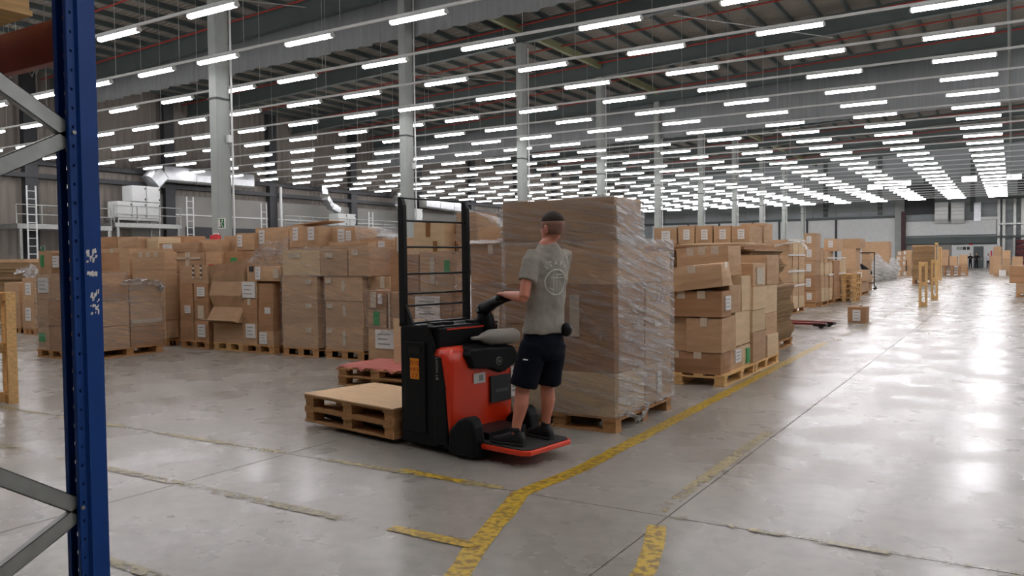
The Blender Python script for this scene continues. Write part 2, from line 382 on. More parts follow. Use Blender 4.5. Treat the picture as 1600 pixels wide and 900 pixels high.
# light rails and fixtures
LH = CAMZ + 6.3
LX = [-1.385 - 3.93 * j for j in range(6)] + [-24.1 - 3.45 * j for j in range(8)]
LXo = [2.545, 6.475, 10.4, 14.33, 18.2]  # unseen rows added to the right, brightening the right-hand carton faces
def LY(k): return 10.27 + 3.28 * k
housing_me = MB().prism([(-.05, .12), (.05, .12), (.09, .05), (-.09, .05)], 0, -.90, .90).mesh('housing'); housing_me.materials.append(M['white'])
diff_me = MB().prism([(-.075, .045), (.075, .045), (.07, -.01), (.045, -.035), (-.045, -.035), (-.07, -.01)], 0, -.88, .88).mesh('diffuser'); diff_me.materials.append(M['lamp'])
cap_me = MB().prism([(-.06, .06), (.06, .06), (.085, 0), (.03, -.04), (-.03, -.04), (-.085, 0)], 0, -.025, .025).mesh('end_cap'); cap_me.materials.append(M['white'])
spots = []
for k in range(-3, 29):  # lowest rows are out of view, added to light the cartons' front faces
    for j, x in enumerate(LX):
        y = LY(k); v = ROT.transposed() @ (Vector((x, y, LH)) - CAMP)
        px, py = CX + FPX * v.x / -v.z, CY - FPX * v.y / -v.z
        vis = v.z < -1 and -40 < px < 1640 and py > -25
        spots.append((0 if vis else 1, v.length, k, j, x, y))
spots.sort()
rest = MB()
for n, (hid, dist, k, j, x, y) in enumerate(spots):
    if n < 300 and not hid:
        t = thing('tube_light', f'lit tube light, {ORD[j]} from the right on the {ORD[k + 1]} rail from the camera', 'light', (x, y, LH), 0, 'tube lights under the roof')
        for nm, me, ox in (('diffuser', diff_me, 0), ('housing', housing_me, 0)) + ((('end_cap', cap_me, -.905), ('end_cap', cap_me, .905)) if dist < 42 else ()):
            c = bpy.data.objects.new(nm, me); COL.objects.link(c); c.parent = t; c.location = (ox, 0, 0)
    else:
        rest.prism([(-.075, .045), (.075, .045), (.07, -.01), (.045, -.035), (-.045, -.035), (-.07, -.01)], 0, -.88, .88, Matrix.Translation((x, y, LH)))
for k in range(-3, 29):
    for x in LXo:
        rest.prism([(-.075, .045), (.075, .045), (.07, -.01), (.045, -.035), (-.045, -.035), (-.07, -.01)], 0, -.88, .88, Matrix.Translation((x, LY(k), LH)))
o = rest.build('tube_lights', 'lamp'); tag(o, 'farthest small tube lights down the hall, with added unseen rows lighting the cartons', 'lights', 'tube lights under the roof', 'stuff')
for k in range(-1, 29):
    y = LY(k)
    t = thing('light_rail', f'thin pale lighting rail across the hall, {ORD[k + 1]} from the camera', 'rail', (0, y, LH + .12), 0, 'lighting rails under the roof')
    MB().box(XL + .6, XR - .6, -.03, .03, 0, .07).build('rail', 'white', t)
    for q, x in enumerate(LX if k < 14 else LX[::3]):
        if (q * 7 + k * 3) % 3 == 0 or k < 4:
            xx = x + 1.2
            MB().tube([(xx, 0, .07), (xx, 0, roofz(xx) - LH - .2)], .012 if k < 8 else .018, 5).build('suspension_wire', 'galv', t)

# ---------------------------------------------------------------- left wall: posts, mains, ducts, air units
for y in (7.5, 17.0, 26.4, 35.8, 45.1, 54.4, 63.8, 73.2, 82.6, 92.0, 101.4):
    MB().box(XL, XL + .45, y - .38, y + .38, 0, 14).build('trim_2', 'dark'); bpy.context.view_layer.objects
for o in [q for q in COL.objects if q.name.startswith('trim_2')]: tag(o, kind='structure')
for nm, z in (('trim_3', 7.75), ('trim_4', 6.95)):
    o = MB().box(XL, XL + .5, YB, YF, z - .14, z + .14).build(nm, 'dark'); tag(o, 'dark steel rail along the left wall', kind='structure')
o = MB().box(XL, XL + .12, 33, YF, 0, 4.6).build('trim_5', 'wall_conc2'); tag(o, 'lighter grey lower cladding on the left wall', kind='structure')
o = MB().box(XL, XL + .12, 34.5, YF, 4.6, 6.4).build('trim_6', 'wall_conc2'); tag(o, kind='structure')
o = MB().box(XL + .12, XL + .18, 36, YF, 5.0, 5.08).build('trim_7', 'white'); tag(o, 'thin pale conduit on the left wall', kind='structure')
for a, c in ((37.2, 44.4), (46.2, 53.4), (56, 62.5)):
    o = MB().box(XL + .12, XL + .2, a, c, 3.4, 4.2).build('window_1', 'dark'); tag(o, 'dark ribbon window low on the left wall', kind='structure')

def duct_run(pts, w, h, label, ribs, name='air_duct'):
    t = thing(name, label, 'duct', (pts[0][0], pts[0][1], pts[0][2]), 0, 'ducts along the left wall')
    base = Vector(pts[0])
    for a, c in zip(pts[:-1], pts[1:]):
        a = Vector(a) - base; c = Vector(c) - base; n = max(1, round((c - a).length / ribs)); d = (c - a)
        u = Vector((0, 0, 1)) if abs(d.normalized().z) < .8 else Vector((0, 1, 0)); u = (u - u.dot(d.normalized()) * d.normalized()).normalized(); v = d.normalized().cross(u)
        for i in range(n):
            p = a + d * (i / n); q = a + d * ((i + 1) / n - .01 / max(.3, d.length))
            MB().loft([(p, u * h / 2, v * w / 2), (q, u * h / 2, v * w / 2)], 12, power=5).build('duct_section', 'duct', t)
            MB().loft([(q - d.normalized() * .02, u * (h / 2 + .03), v * (w / 2 + .03)), (q + d.normalized() * .02, u * (h / 2 + .03), v * (w / 2 + .03))], 12, power=5).build('flange', 'galv', t)
    return t
duct_run([(-49.2, 33.7, 7.0), (-49.2, 34.4, 7.7), (-49.2, 42.0, 7.75)], 1.1, 1.15, 'long bright square duct high on the left wall, near end', 2.4)
duct_run([(-49.2, 70.6, 5.2), (-49.2, 70.2, 7.0), (-49.2, 63.2, 7.3)], .9, .95, 'bright duct with a downturned end seen beyond the load guard', 2.3)
def sduct(y, ze, label):
    duct_run([(-49.6, y, 7.9), (-48.6, y - .9, 6.95), (-49.0, y + .1, 6.5 if ze > 6 else 6.3), (-49.1, y + 1.2, ze)], .55, .6, label, .8)
sduct(50.2, 5.97, 'bent silver duct coming down above the white box unit, nearer one')
sduct(59.6, 6.87, 'bent silver duct coming down above the white box unit, farther one')
def air_unit(y0, y1, z0, z1, label, rows=2, cols=3):
    t = thing('air_unit', label, 'machine', (-48.6, (y0 + y1) / 2, 0), 0, 'white air units along the left wall')
    W = (y1 - y0) / cols; H = (z1 - z0) / rows
    for r in range(rows):
        for c in range(cols):
            if r == rows - 1 and c == 0 and cols > 2: continue
            a = -((y1 - y0) / 2) + c * W
            p = MB().box(-1.1, 0, a + .02, a + W - .02, z0 + r * H + .02, z0 + (r + 1) * H - .02).build('panel', 'white', t, bevel=.02, seg=1)
            for q in (.18, .82):
                MB().box(0, .04, a + W * .88, a + W * .93, z0 + r * H + H * q - .06, z0 + r * H + H * q + .06).build('latch', 'dark', p)
    MB().box(-1.15, .05, -(y1 - y0) / 2, (y1 - y0) / 2, z0 - .15, z0).build('skid', 'galv', t)
    for yy in (-(y1 - y0) / 2 + .1, (y1 - y0) / 2 - .1):
        for xx in (-1.0, -.1): MB().box(xx - .05, xx + .05, yy - .05, yy + .05, 0, z0 - .15).build('leg', 'galv', t)
    return t
air_unit(30.9, 34.0, 4.55, 6.7, 'large white panelled air unit on the wall platform beside the upright')
air_unit(50.8, 53.0, 4.6, 5.7, 'white box air unit on the left wall, middle one', 1, 2)
air_unit(60.3, 62.4, 4.2, 6.6, 'white stacked air unit on the left wall, farthest one', 2, 2)
def platform(y0, y1, z, label):
    t = thing('wall_platform', label, 'platform', (-48.2, (y0 + y1) / 2, 0), 0, 'railed platforms on the left wall')
    h = (y1 - y0) / 2
    MB().box(-1.9, .1, -h, h, z - .28, z).build('deck', 'galv', t)
    n = max(2, int((y1 - y0) / 1.4))
    for i in range(n + 1):
        yy = -h + 2 * h * i / n; MB().tube([(0, yy, z), (0, yy, z + 1.1)], .035, 6).build('post', 'galv', t)
    for zz in (.55, 1.1): MB().tube([(0, -h, z + zz), (0, h, z + zz)], .035, 6).build('handrail', 'galv', t)
    for yy in (-h + .2, h - .2): MB().box(-.12, .06, yy - .07, yy + .07, 0, z - .28).build('leg', 'galv', t)
platform(24.5, 30.2, 3.95, 'grey railed platform on the left wall behind the blue upright')
platform(30.4, 35.2, 4.2, 'grey railed platform carrying the large white air unit')
platform(44.5, 63.5, 4.1, 'long railed platform on the left wall above the carton row')
def cat_ladder(y, z0, z1, label):
    t = thing('cat_ladder', label, 'ladder', (-47.7, y, 0), 0, 'ladders on the left wall')
    for dy in (-.25, .25): MB().tube([(0, dy, 0), (0, dy, z1)], .045, 6).build('stile', 'white', t)
    z = .4
    while z < z1 - .2: MB().tube([(0, -.25, z), (0, .25, z)], .025, 5).build('rung', 'white', t); z += .45
cat_ladder(25.1, 0, 6.1, 'white cat ladder on the left wall, left of the upright')
cat_ladder(35.6, 0, 6.1, 'white cat ladder beside the large air unit platform')
cat_ladder(42.0, 0, 6.0, 'white cat ladder on the left wall above the tall cartons')
cat_ladder(51.9 + 2.0, 0, 5.9, 'white cat ladder right of the middle box unit')
for y, lab in ((28.3, 'tall white pipe on the left wall near the upright'), (45.6, 'white pipe on the left wall beside a dark post')):
    o = MB().tube([(XL + .7, y, 0), (XL + .7, y, 7.6)], .11, 8).build('wall_pipe', 'white', loc=(XL + .7, y, 0)); tag(o, lab, 'pipe', 'white pipes on the left wall')

# exit and fire signs on the first column and the far left
def exit_sign(loc, w, h, label, facing=0):
    t = thing('exit_sign', label, 'sign', loc, facing)
    MB().box(-w / 2, w / 2, 0, .03, 0, h).build('border', 'paper', t)
    MB().box(-w / 2 + .025, w / 2 - .025, -.006, 0, .025, h - .025).build('panel', 'green', t)
    MB().box(-w * .36, -w * .17, -.012, -.006, .05, h - .05).build('door_symbol', 'paper', t)
    b = MB(); b.ball((w * .18, -.01, h * .76), h * .09, .004, h * .09, 10, 6)
    for p, r in ((((w * .14, -.01, h * .62), (w * .04, -.01, h * .4)), .05), (((w * .04, -.01, h * .42), (w * .2, -.01, h * .22), (w * .3, -.01, h * .14)), .03),
                 (((w * .04, -.01, h * .42), (-w * .08, -.01, h * .3), (-w * .12, -.01, h * .12)), .03), (((w * .13, -.01, h * .6), (w * .3, -.01, h * .5)), .025), (((w * .13, -.01, h * .6), (-w * .05, -.01, h * .56), (-w * .1, -.01, h * .45)), .025)):
        b.tube(p, r * h / .4 * .8, 6, .12, up=(0, 1, 0))
    b.build('running_figure', 'paper', t)
es = aty(346, 357, COLY[3] - .30)
exit_sign((es.x, COLY[3] - .30, es.z), .34, .34, 'green and white emergency exit sign on the nearest column')
es = atx(60, 397, -49.9)
es = atx(60, 397, XL + .04)
exit_sign((XL + .03, es.y, es.z), .8, .5, 'small green exit sign low on the left wall', R(90))
fs_ = aty(352, 376, COLY[3] - .29)
t = thing('fire_sign', 'small red sign with a white edge at the foot of the nearest column', 'sign', (min(fs_.x, COLX + .04), fs_.y, fs_.z))
MB().box(-.13, .13, 0, .02, 0, .26).build('border', 'paper', t); MB().box(-.10, .10, -.005, 0, .03, .23).build('panel', 'redlab', t)
MB().box(-.04, .04, -.009, -.005, .06, .18).build('symbol', 'paper', t)
fs2 = aty(359, 374, COLY[3] - .37)
t = thing('hose_reel', 'red hose reel cap with a dark hose on the nearest column', 'hose reel', (min(fs2.x, COLX + .12), fs2.y, fs2.z))
MB().box(-.17, .17, -.1, .1, 0, .16).build('cap', 'redlab', t, bevel=.02); MB().tube([(-.02, 0, 0), (.03, 0, -.3), (.1, 0, -.7)], .07, 8).build('hose', 'dark', t)
MB().box(-.03, .03, .1, .16, -.05, .1).build('bracket', 'galv', t)

# ---------------------------------------------------------------- far end wall details
YW = YF
def wallbox(name, pl, pr, pt, pb, depth, m, label=None, y=YW):
    a = aty(pl, pb, y); c = aty(pr, pt, y)
    o = MB().box(a.x, c.x, y - depth, y, max(0, a.z), c.z).build(name, m); tag(o, label, kind='structure'); return o
# white panels with dark posts (left part)
xe = -12.9
for i, (xa, xb) in enumerate(((-46, -40.5), (-40.3, -35.9), (-35.7, -31.1), (-30.9, -27.5), (-27.3, -23.85), (-23.6, -20.15), (-19.9, xe))):
    o = MB().box(xa, xb, YW - .25, YW, 0, 6.45).build('trim_10', 'white'); tag(o, 'white wall panel at the far end', kind='structure')
for xa in (-40.4, -35.8, -31, -27.4, -23.72, -20.02):
    o = MB().box(xa - .12, xa + .12, YW - .4, YW, 0, 6.45).build('trim_11', 'dark'); tag(o, kind='structure')
o = MB().box(-50, xe + .2, YW - .5, YW, 6.45, 6.75).build('trim_12', 'steel'); tag(o, 'grey channel above the white panels', kind='structure')
for i in range(9):
    MB()
hr = thing('end_railing', 'thin grey railing above the white panels at the far end', 'railing', (-30, YW - .45, 6.75))
for i in range(12): MB().tube([(-17 + i * 3, 0, 0), (-17 + i * 3, 0, 1.3)], .05, 5).build('post', 'galv', hr)
for zz in (.7, 1.3): MB().tube([(-17, 0, zz), (16, 0, zz)], .05, 5).build('handrail', 'galv', hr)
o = MB().box(-12.85, -11.75, YW - .8, YW, 0, 8.9).build('trim_13', 'colm'); tag(o, 'grey post at the corner of the end wall', kind='structure')
o = MB().box(-12.1, -11.6, YW - .9, YW - .8, 0, 7.2).build('trim_14', 'maroon'); tag(o, 'dark maroon post on the end wall', kind='structure')
o = wallbox('trim_15', 1416, 1557, 343, 369, .5, 'white', 'white upper band over the far doorway')
o = wallbox('trim_16', 1416, 1557, 369, 382, .8, 'steel', 'dark grey band over the far doorway')
o = wallbox('trim_17', 1416, 1487, 382, 420, .3, 'wall_conc2'); o = wallbox('trim_18', 1487, 1560, 382, 420, .35, 'white', 'white wall around the far grey door')
o = wallbox('door_1', 1521, 1537, 385, 420, .5, 'steel', 'grey door in the far end wall')
a = aty(1534, 402, YW)
MB().box(-.04, .04, -.06, 0, -.1, .1).build('door_handle', 'galv', o, loc=None); o.children[0].location = (a.x, YW - .5, 1.1)
o = wallbox('trim_19', 1410, 1460, 287, 336, .6, 'dark', 'dark rectangular panel high on the end wall')
o = wallbox('trim_20', 1590, 1640, 273, 302, .6, 'dark')
for px, lab in ((1462, 'left of the two silver ventilation boxes on the end wall'), (1487, 'right of the two silver ventilation boxes on the end wall')):
    a = aty(px, 350, YW); c = aty(px + 21, 317, YW)
    t = thing('vent_box', lab, 'vent', ((a.x + c.x) / 2, YW - .8, a.z)); W = (c.x - a.x) / 2; H = c.z - a.z
    MB().prism([(-.9, .5), (-.9, H), (0, H), (0, 0), (-.4, 0)], 0, -W, W).build('casing', 'white', t)
    for i in range(4): MB().box(-W + .05, W - .05, -.95, -.9, .6 + i * (H - .8) / 4, .66 + i * (H - .8) / 4).build('slat', 'galv', t)
    MB().box(-W, W, 0, .8, H * .3, H * .8).build('duct_neck', 'galv', t)
a = aty(1522, 346, YW)
o = MB().box(a.x, a.x + .75, YW - .9, YW - .2, a.z, 8.0).build('vertical_duct', 'duct', loc=(a.x, YW - .5, a.z)); tag(o, 'white vertical duct end on the end wall above the door', 'duct')
o = MB().box(a.x + .75, a.x + 2.6, YW - .8, YW - .4, 5.9, 6.2).build('white_pipe', 'white', loc=(a.x + .75, YW - .6, 5.9)); tag(o, 'short white horizontal pipe beside the vertical duct', 'pipe')
for pl, lab in ((1503, 'lit panel lamp on the end wall left of the brightest light band'), (1573, 'lit panel lamp on the end wall right of the brightest light band'), (1400, 'lit panel lamp high on the end wall above the dark panel'), (1356, 'lit panel lamp on the end wall, leftmost')):
    py = {1503: 275, 1573: 272, 1400: 282, 1356: 288}[pl]
    a = aty(pl, py + 9, YW - 1.2); c = aty(pl + 23, py, YW - 1.2)
    t = thing('wall_lamp', lab, 'light', ((a.x + c.x) / 2, YW - 1.2, a.z), 0, 'lamps on the end wall'); W = (c.x - a.x) / 2; H = c.z - a.z
    MB().box(-W, W, 0, .08, 0, H).build('lit_panel', 'lamp_wall', t); MB().box(-W - .05, W + .05, .08, .2, -.05, H + .05).build('housing', 'galv', t)
    MB().box(-.08, .08, .2, 1.2, H * .4, H * .6).build('arm', 'galv', t)
# right part of the end wall: posts, stair tower, red goods
for px in (1560, 1568, 1585, 1597):
    a = aty(px, 400, YW - .6); o = MB().box(a.x - .15, a.x + .15, YW - .6, YW, 0, 12 if px == 1560 else 9).build('trim_21', 'galv'); tag(o, kind='structure')
o = MB().box(-1.5, 3, YW - 1.0, YW - .6, 5.2, 5.4).build('trim_22', 'galv'); tag(o, kind='structure')
for z in (8.3, 3.6):
    o = MB().box(-1.6, 4, YW - .7, YW - .3, z, z + .3).build('trim_23', 'steel'); tag(o, kind='structure')
for i, px in enumerate((1447, 1375, 1290, 1520)):
    a = aty(px, 300, YW - .1); o = MB().box(a.x - .25, a.x + .25, YW - .35, YW, 6.9, 16).build('trim_24', 'steel'); tag(o, 'grey steel post on the upper end wall', kind='structure')
# pictures on the white wall by the door
for i, px in enumerate((1497, 1502, 1507, 1513)):
    a = aty(px, 388, YW - .36)
    o = MB().box(a.x - .16, a.x + .16, YW - .38, YW - .35, a.z - .2, a.z + .2).build('notice', 'ink' if i > 1 else 'colm', loc=(a.x, YW - .365, a.z)); tag(o, f'small notice on the white end wall, {ORD[i]} from the left', 'notice', 'notices by the far door')
a = aty(1517, 381, YW - .36); o = MB().box(a.x - .2, a.x + .2, YW - .42, YW - .35, a.z - .15, a.z + .15).build('red_sign', 'redlab', loc=(a.x, YW - .4, a.z)); tag(o, 'small red sign above the two dark-clothed people', 'sign')
a = aty(1549, 400, YW - .36); o = MB().box(a.x - .08, a.x + .08, YW - .5, YW - .35, .9, 2.1).build('fire_cabinet', 'redlab', loc=(a.x, YW - .4, .9)); tag(o, 'narrow red cabinet beside the person in a white shirt', 'cabinet')

# ---------------------------------------------------------------- floor lines
LINE_Z = [0.001]
def strip(name, pts, wd, m, label):
    LINE_Z[0] += .0006
    pts = [Vector((p[0], p[1], 0)) for p in pts]; c = pts[0]; vs = []; fs = []
    dense = []
    for a, b_ in zip(pts[:-1], pts[1:]):
        n = max(1, int((b_ - a).length / .15))
        for i in range(n): dense.append(a + (b_ - a) * i / n)
    dense.append(pts[-1])
    for i, p in enumerate(dense):
        d = (dense[min(i + 1, len(dense) - 1)] - dense[max(i - 1, 0)]).normalized(); nn = Vector((-d.y, d.x, 0))
        e = [1 + .25 * noise.noise(Vector((p.x * 5, p.y * 5, s * 9.0))) for s in (0, 1)]
        vs += [p + nn * wd / 2 * e[0] - c + Vector((0, 0, LINE_Z[0])), p - nn * wd / 2 * e[1] - c + Vector((0, 0, LINE_Z[0]))]
    for i in range(len(dense) - 1): fs.append((2 * i, 2 * i + 1, 2 * i + 3, 2 * i + 2))
    o = MB().add(vs, fs).build(name, m, loc=None); o.location = c
    return tag(o, label, 'floor marking')
strip('floor_line', [(-2.28, 3.1), (-2.5, 3.66), (-2.8, 4.6), (-2.74, 5.4), (-2.80, 8.5), (-2.86, 12.2), (-2.9, 15.5)], .13, 'yellow', 'bright yellow floor line running along the carton pallets on the right')
strip('floor_line', [(-1.5, 3.4), (-1.56, 3.8), (-1.76, 4.45)], .11, 'yellow', 'short yellow floor line at the bottom of the picture, right of the long one')
strip('floor_line', [(-1.85, 4.7), (-1.85, 7.55)], .09, 'yellow_worn', 'faded yellow floor line beside the long saw-cut joint')
strip('floor_line', [(-12.0, 4.60), (-2.96, 4.66)], .075, 'yellow_worn', 'worn yellow line running left beneath the truck')
strip('floor_line', [(-3.9, 4.70), (-3.3, 4.66)], .07, 'yellow', 'bright patch of the worn yellow line in front of the truck')
strip('floor_line', [(-9.0, 3.62), (-2.5, 3.62)], .09, 'tan_worn', 'faded tan line crossing the foreground left of the yellow junction')
strip('floor_line', [(-3.1, 3.63), (-2.5, 3.63)], .09, 'yellow', 'yellow stub joining the bright line in the foreground')
strip('floor_line', [(-4.3, 2.48), (-3.5, 2.47)], .08, 'tan_worn', 'short faded line beside the blue upright at the bottom')
strip('floor_line', [(-2.83, 15.5), (-2.80, 50)], .13, 'tan_worn', 'dull worn line running down the aisle toward the far door')
strip('floor_line', [(-1.76, 4.65), (.2, 4.62)], .06, 'tan_worn', 'faint worn line across the lower right corner')

# ---------------------------------------------------------------- pallets
def pallet_board_mb(): pass
def pallet(cx, cy, z, lx, ly, label, m='wood', rz=0.0, group='wooden pallets', full=True, mtx=None, h=.144, name='pallet'):
    """lx along the stringers; boards across"""
    t = thing(name, label, 'pallet', (cx, cy, z), rz, group)
    s = h / .144
    for yy in (-ly / 2 + .07, 0, ly / 2 - .07):
        MB().box(-lx / 2, lx / 2, yy - .05 - .02, yy + .05 + .02, 0, .022 * s).build('bottom_board', m, t)
        for xx in (-lx / 2 + .07, 0, lx / 2 - .07):
            MB().box(xx - .065, xx + .065, yy - .06, yy + .06, .022 * s, .1 * s).build('block', m, t)
    for xx in (-lx / 2 + .07, 0, lx / 2 - .07):
        MB().box(xx - .07, xx + .07, -ly / 2, ly / 2, .1 * s, .122 * s).build('cross_board', m, t)
    n = 5 if full else 3
    for i in range(n):
        yy = -ly / 2 + .06 + (ly - .12) * i / (n - 1)
        MB().box(-lx / 2, lx / 2, yy - .06, yy + .06, .122 * s, .144 * s).build('top_board', m, t)
    return t

# ---------------------------------------------------------------- cartons
def carton_mesh(w, d, h, seed, bulge=.012, jit=.006, n=3):
    b = MB(); r = random.Random(seed)
    o = Vector((r.random() * 50, r.random() * 50, r.random() * 50))
    idx = {}; vs = []; fs = []
    def vid(i, j, k):
        key = (i, j, k)
        if key not in idx:
            p = Vector((w * (i / n - .5), d * (j / n - .5), h * k / n))
            u = [(4 * a / n * (1 - a / n)) for a in (i, j, k)]
            q = Vector(p)
            if i in (0, n): q.x += (1 if i else -1) * bulge * u[1] * u[2]
            if j in (0, n): q.y += (1 if j else -1) * bulge * u[0] * u[2]
            if k == n: q.z -= bulge * .8 * u[0] * u[1]
            nv = noise.noise_vector(p * 2.2 + o) * jit
            if k == 0: nv.z = 0; 
            q += nv
            if k == 0: q.z = 0
            idx[key] = len(vs); vs.append(q)
        return idx[key]
    for a in range(n):
        for c in range(n):
            fs.append((vid(a, 0, c), vid(a + 1, 0, c), vid(a + 1, 0, c + 1), vid(a, 0, c + 1)))
            fs.append((vid(a, n, c + 1), vid(a + 1, n, c + 1), vid(a + 1, n, c), vid(a, n, c)))
            fs.append((vid(0, a, c + 1), vid(0, a + 1, c + 1), vid(0, a + 1, c), vid(0, a, c)))
            fs.append((vid(n, a, c), vid(n, a + 1, c), vid(n, a + 1, c + 1), vid(n, a, c + 1)))
            fs.append((vid(a, c, n), vid(a + 1, c, n), vid(a + 1, c + 1, n), vid(a, c + 1, n)))
            fs.append((vid(a, c + 1, 0), vid(a + 1, c + 1, 0), vid(a + 1, c, 0), vid(a, c, 0)))
    b.add(vs, fs); return b
SEED = [0]
BOXES = {}
def carton(x0, x1, y0, y1, z0, z1, label, group=None, m='card', tape=None, papers=(), rz=0.0, rx=0.0, ry=0.0, bulge=.012, jit=.008, key=None, name='cardboard_box'):
    """papers: (face, u0, u1, v0, v1, material) in fractions of that face; face 'f' = -Y, 's' = +X"""
    SEED[0] += 1; w, d, h = x1 - x0, y1 - y0, z1 - z0
    g = .004
    b = carton_mesh(w - 2 * g, d - 2 * g, h - g, SEED[0], min(bulge, .04 * w), jit)
    o = b.build(name, m, None); o.location = ((x0 + x1) / 2, (y0 + y1) / 2, z0); o.rotation_euler = (rx, ry, rz + R(rnd.uniform(-.6, .6)))
    tag(o, label, 'box', group)
    e = bulge + .004
    if tape:
        tm = 'tape_brown' if 'B' in tape else 'tape'
        L = h * .9 if 'L' in tape else min(.11, h * .3)
        tw = min(.05, w * .1)
        tb = MB()
        if 'f' in tape:
            for q in ((-.22, .0, .25) if 'm' in tape else (0.0,)):
                tb = MB()
                tb.box(w * q - tw, w * q + tw, -d / 2 - .009, -d / 2 + .003, h - L, h + .004)
                tb.box(w * q - tw, w * q + tw, -d / 2 - .009, d / 2 - .01, h - .001, h + .004); tb.build('tape', tm, o)
        if 's' in tape:
            MB().box(w / 2 - .003, w / 2 + .009, -tw, tw, h - L, h + .004).build('tape', tm, o)
    for (f, u0, u1, v0, v1, pm) in papers:
        if f == 'f': pb = MB().box(-w / 2 + w * u0, -w / 2 + w * u1, -d / 2 - e - .002, -d / 2 + .001, h * v0, h * v1)
        else: pb = MB().box(w / 2 - .001, w / 2 + e + .002, -d / 2 + d * u0, -d / 2 + d * u1, h * v0, h * v1)
        p = pb.build('label_sheet', pm, o)
        if pm == 'paper' and (u1 - u0) * w > .09:
            ib = MB(); nl = 3
            for q in range(nl):
                vv = v0 + (v1 - v0) * (.22 + .26 * q); ua = u0 + (u1 - u0) * .15; ub = u1 - (u1 - u0) * (.2 + .12 * (q % 2))
                if f == 'f': ib.box(-w / 2 + w * ua, -w / 2 + w * ub, -d / 2 - e - .004, -d / 2 - e - .002, h * vv, h * (vv + .03 * (v1 - v0) * 2))
                else: ib.box(w / 2 + e + .002, w / 2 + e + .004, -d / 2 + d * ua, -d / 2 + d * ub, h * vv, h * (vv + .03 * (v1 - v0) * 2))
            ib.build('print', 'colm', p)
    if key is not None: BOXES.setdefault(key, []).append((x0, x1, y0, y1, z0, z1))
    return o
def lname(i, n):
    if n == 1: return 'carton'
    if i == 0: return 'bottom carton'
    if i == n - 1: return 'top carton'
    if n == 3: return 'middle carton'
    return f'{ORD[i]} carton up'
PT = .144
def stack(x0, x1, y0, y1, zs, phrase, group=None, key=None, m='card', feats=None, slide=.02, **kw):
    """zs: boundaries from the underside of the lowest carton up"""
    n = len(zs) - 1; out = []
    for i in range(n):
        f = dict(kw); f.update((feats or {}).get(i, {})); mm = f.pop('m', m if isinstance(m, str) else m[i % len(m)])
        adj = f.pop('adj', ''); lab = f"{adj + ' ' if adj else ''}{lname(i, n)} {phrase}"
        dx, dy = rnd.uniform(-slide, slide), rnd.uniform(-slide * .6, slide * .6)
        out.append(carton(x0 + dx, x1 + dx, y0 + dy, y1 + dy, zs[i], zs[i + 1], lab, group, mm, key=key, **f))
    return out
def CB(pl, pc, pr, ys, Y, phrase, zb=PT, depth=.6, **kw):
    """carton column whose front (-Y) face stands in plane Y between pl and pc; its right side recedes to pr"""
    ym = sum(ys) / len(ys); a = aty(pl, ym, Y); c = aty(pc, ym, Y)
    y1 = atx(pr, ym, c.x).y if pr else Y + depth
    zs = [zb] + [aty(pc, y, Y).z for y in ys]
    return stack(a.x, c.x, Y, max(y1, Y + .15), zs, phrase, **kw)
def SB(pl, pr, ys, X, phrase, zb=PT, depth=.6, **kw):
    """carton column whose right (+X) face stands in plane X between pl and pr"""
    ym = sum(ys) / len(ys); a = atx(pl, ym, X); c = atx(pr, ym, X)
    zs = [zb] + [atx(pl, y, X).z for y in ys]
    return stack(X - depth, X, a.y, c.y, zs, phrase, **kw)

